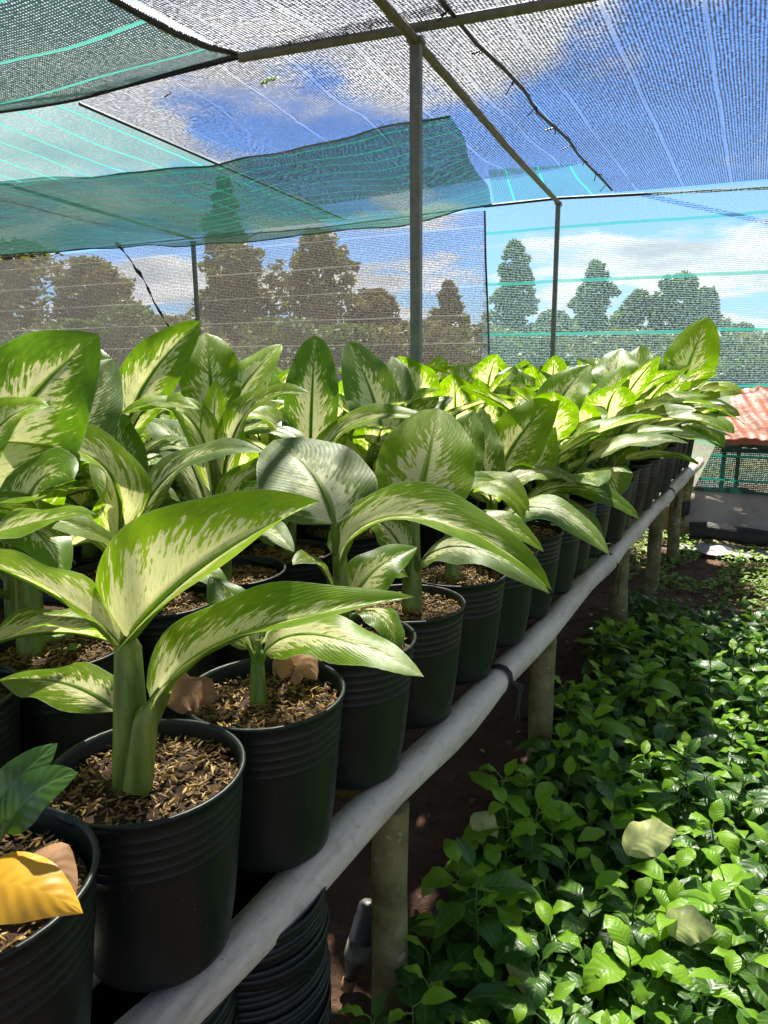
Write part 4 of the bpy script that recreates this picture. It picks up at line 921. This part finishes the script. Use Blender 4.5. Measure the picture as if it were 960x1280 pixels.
# soil clods and a stick
b = MB()
for i in range(900):
    y = r5.uniform(.7, 5.2); x = bx(y, r5.uniform(-.5, .75)); s = r5.uniform(.003, .012)*r5.choice([1, 1, 1.8]); c = Vector((x, y, gz(x, y)+s*.3))
    q = [c+Vector((r5.uniform(.6, 1)*s*dx, r5.uniform(.6, 1)*s*dy, r5.uniform(.5, .9)*s*dz)) for dx, dy, dz in ((1, 0, 0), (0, 1, 0), (-1, 0, 0), (0, -1, 0), (0, 0, 1), (0, 0, -1))]
    for f in ((0, 1, 4), (1, 2, 4), (2, 3, 4), (3, 0, 4), (1, 0, 5), (2, 1, 5), (3, 2, 5), (0, 3, 5)): b.poly([q[g] for g in f])
tag(b.build('soil_clods', 'ground', None, False), 'crumbly brown soil clods scattered under the bench', 'soil', kind='stuff')
a1, a2 = atz(568, 972, .02), atz(640, 940, .03); b = MB(); b.tube([Vector((0, 0, 0)), (a2-a1)*.5+Vector((.01, 0, .006)), a2-a1], [.003, .0025, .0015], 5); o = b.build('dry_twig', 'bark'); o.location = a1; tag(o, 'thin dry twig lying on the soil between the first two legs', 'twig')
# low weeds in front of the far shelter
b = MB()
for i in range(6500):
    y = r5.uniform(3.85, 5.35); x = r5.uniform(bx(y, .35), 1.2)
    if mnoise.noise(Vector((x*2.2, y*2.2, 9))) < -.25+.35*(x < bx(y, -.05))+.4*(y < 4.1): continue
    L = r5.uniform(.018, .045); a = r5.uniform(0, 6.28); e = r5.uniform(.1, .8); d = Vector((math.cos(a)*math.cos(e), math.sin(a)*math.cos(e), math.sin(e))); q = Vector((x, y, gz(x, y)+r5.uniform(.004, .05)))
    leaf(b, [q, q+d*L*.3, q+d*L*.65-UP*L*.06, q+d*L-UP*L*.2], L*.3, UP-d*.3, nl=3, nw=2, fold=.3, curl=0, wave=.1, seed=i, rib=0, pr=.001, ea=.7)
tag(b.build('ground_weeds', 'weed'), 'low yellow-green weeds carpeting the soil past the seedling bed', 'weeds', kind='stuff')

# ================================================================== far end: covered bed
def crumple(P, mat, name, label, cat, smooth=True, thick=0):
    b = MB(); b.grid(P); o = b.build(name, mat, None, smooth)
    return tag(o, label, cat)
M['tarp'] = mat_simple('orange_tarp', (0.33, 0.080, 0.032), (0.44, 0.125, 0.055), 9, .5, .4, .4, .01, stretch=(1, 4, 1))
M['plastic'] = mat_simple('grey_plastic_sheet', (0.24, 0.20, 0.165), (0.46, 0.40, 0.34), 5, .3, .5, .4, .01)
M['silver'] = mat_simple('silver_mulch', (0.22, 0.21, 0.22), (0.46, 0.44, 0.45), 12, .3, .5, .5, .01)
M['rollnet'] = mat_simple('black_net_roll', (0.006, 0.006, 0.006), (0.03, 0.03, 0.03), 25, .6, .4, .8, .01, stretch=(1, 6, 6))
M['mud'] = mat_simple('mud_wall', (0.24, 0.15, 0.11), (0.36, 0.25, 0.19), 6, .9, .2, .5, .02)
def fold_z(x, y, s, a): return a*(mnoise.noise(Vector((x*4.5, y*7, s)))+.5*mnoise.noise(Vector((x*13+y*6, y*14, s+3))))
P = []
for i in range(37):
    s = i/36; row = []
    for j in range(161):
        t_ = j/160; x = -.25+2.1*t_+.06*s; y = 5.42+.46*s
        z = .69+.32*s+.04*t_+fold_z(x, y, 1, .011)+.008*math.sin(x*30+y*26+2*mnoise.noise(Vector((x*3, y*3, 6))))+.0045*math.sin(x*83+y*40+3*mnoise.noise(Vector((x*5, y*5, 2)))); row.append((x, y, z))
    P.append(row)
P.insert(0, [(q[0]+.0, q[1]-.012, q[2]-.06) for q in P[0]])
crumple(P, 'tarp', 'tarp', 'wrinkled orange-red tarpaulin over the low frame at the far right', 'tarp')
fr2 = tag(empty('low_frame', (-.2, 5.45, 0)), 'low stick frame holding up the orange tarpaulin', 'frame'); o = fr2.location.copy()
for x, y, z in ((-.20, 5.45, .62), (.9, 5.45, .62), (1.9, 5.45, .62), (-.12, 5.86, .93), (1.0, 5.86, .93), (1.95, 5.86, .93)):
    b = MB(); b.tube([Vector((x, y, -.03))-o, Vector((x, y, z))-o], .014, 8); b.build('stick', 'bark', fr2)
b = MB(); b.tube([Vector((-.22, 5.45, .61))-o, Vector((2.0, 5.45, .64))-o], .014, 8); b.build('rail', 'bark', fr2)
net('curtain_net', [[(-.25+2.2*j/30-.12*i/8, 5.40-.05*i/8+.02*mnoise.noise(Vector((j*.5, i*.4, 2))), .66-.32*i/8) for j in range(31)] for i in range(9)], 'net_green', 'dark green net curtain hanging below the orange tarpaulin')
P = []
for i in range(9):
    s = i/8; row = []
    for j in range(36):
        x = -.40+2.4*j/35; row.append((x, 5.40-.16*s+fold_z(x, s, 5, .02), .36-.24*s+fold_z(x, s, 9, .03)))
    P.append(row)
crumple(P, 'plastic', 'plastic_sheet', 'grey translucent plastic sheet sloping below the green curtain net', 'plastic sheet')
b = MB(); b.tube([(-.36+.12*i, 5.17+.01*math.sin(i*2.1), .10+.012*math.sin(i*1.3)) for i in range(20)], [.055+.006*math.sin(i*2.7) for i in range(20)], 14); o = b.build('net_roll', 'rollnet'); tag(o, 'rolled-up black net lying along the foot of the far shelter', 'net roll')
P = []
for i in range(13):
    s = i/12; row = []
    for j in range(41):
        x = -.47+2.4*j/40; yv = 5.14-.22*s+.03*math.sin(x*5); row.append((x, yv, .03-.012*s+abs(fold_z(x, yv, 7, .028))))
    P.append(row)
crumple(P, 'silver', 'crumpled_sheet', 'crumpled silver-grey plastic sheet on the ground below the black net roll', 'plastic sheet')
b = MB(); P = []
for i, z in enumerate((-.05, .08, .17, .22, .225)):
    P.append([(-2.3+2.0*j/24, 5.42+(.02 if i == 3 else .14 if i == 4 else 0)+fold_z(j*.1, z, 3, .02), z+.012*mnoise.noise(Vector((j*.4, z, 1)))) for j in range(25)])
b.grid(P); tag(b.build('low_wall', 'mud'), 'low pinkish mud wall behind the far bench legs', 'wall')
# ---- twisted strip hanging from the drooping net, dry leaf caught overhead
pts = [aty(146, 303, 5.55), aty(163, 325, 5.55), aty(180, 350, 5.57), aty(193, 378, 5.58), aty(213, 412, 5.6), aty(222, 440, 5.62)]
b = MB(); rows = []
for i in range(26):
    q = pl(pts, i/25); a = i*.8; wv = .022*(1+.4*math.sin(i*1.1)); d = Vector((math.cos(a), .3, math.sin(a)*.4))*wv; rows.append([q-d, q+Vector((0, .006, 0)), q+d, q-Vector((0, .006, 0))])
b.grid(rows, wrap=True); o = b.build('hanging_strip', 'rollnet'); tag(o, 'twisted torn black strip hanging from the drooping green net at left', 'strip')
b = MB(); q = atz(338, 102, ROOF-.03)
leaf(b, [Vector((-.05, 0, 0)), Vector((-.02, .01, .01)), Vector((.02, .0, .012)), Vector((.055, -.01, 0))], .028, (0, -.5, 1), fold=.4, wave=.5, curl=.4, seed=5, nl=10); o = b.build('dry_leaf', 'weed'); o.location = q; tag(o, 'curled green leaf caught on the roof net above the left side', 'leaf')
b = MB(); q = atz(210, 120, ROOF-.03); leaf(b, [Vector((-.02, 0, 0)), Vector((-.01, .01, .01)), Vector((.01, .0, .012)), Vector((.02, -.01, 0))], .012, (0, -.5, 1), fold=.4, wave=.5, curl=.4, seed=6, nl=6); o = b.build('dry_leaf', 'brown_fallen'); o.location = q; tag(o, 'tiny brown leaf scrap caught on the roof net at upper left', 'leaf')
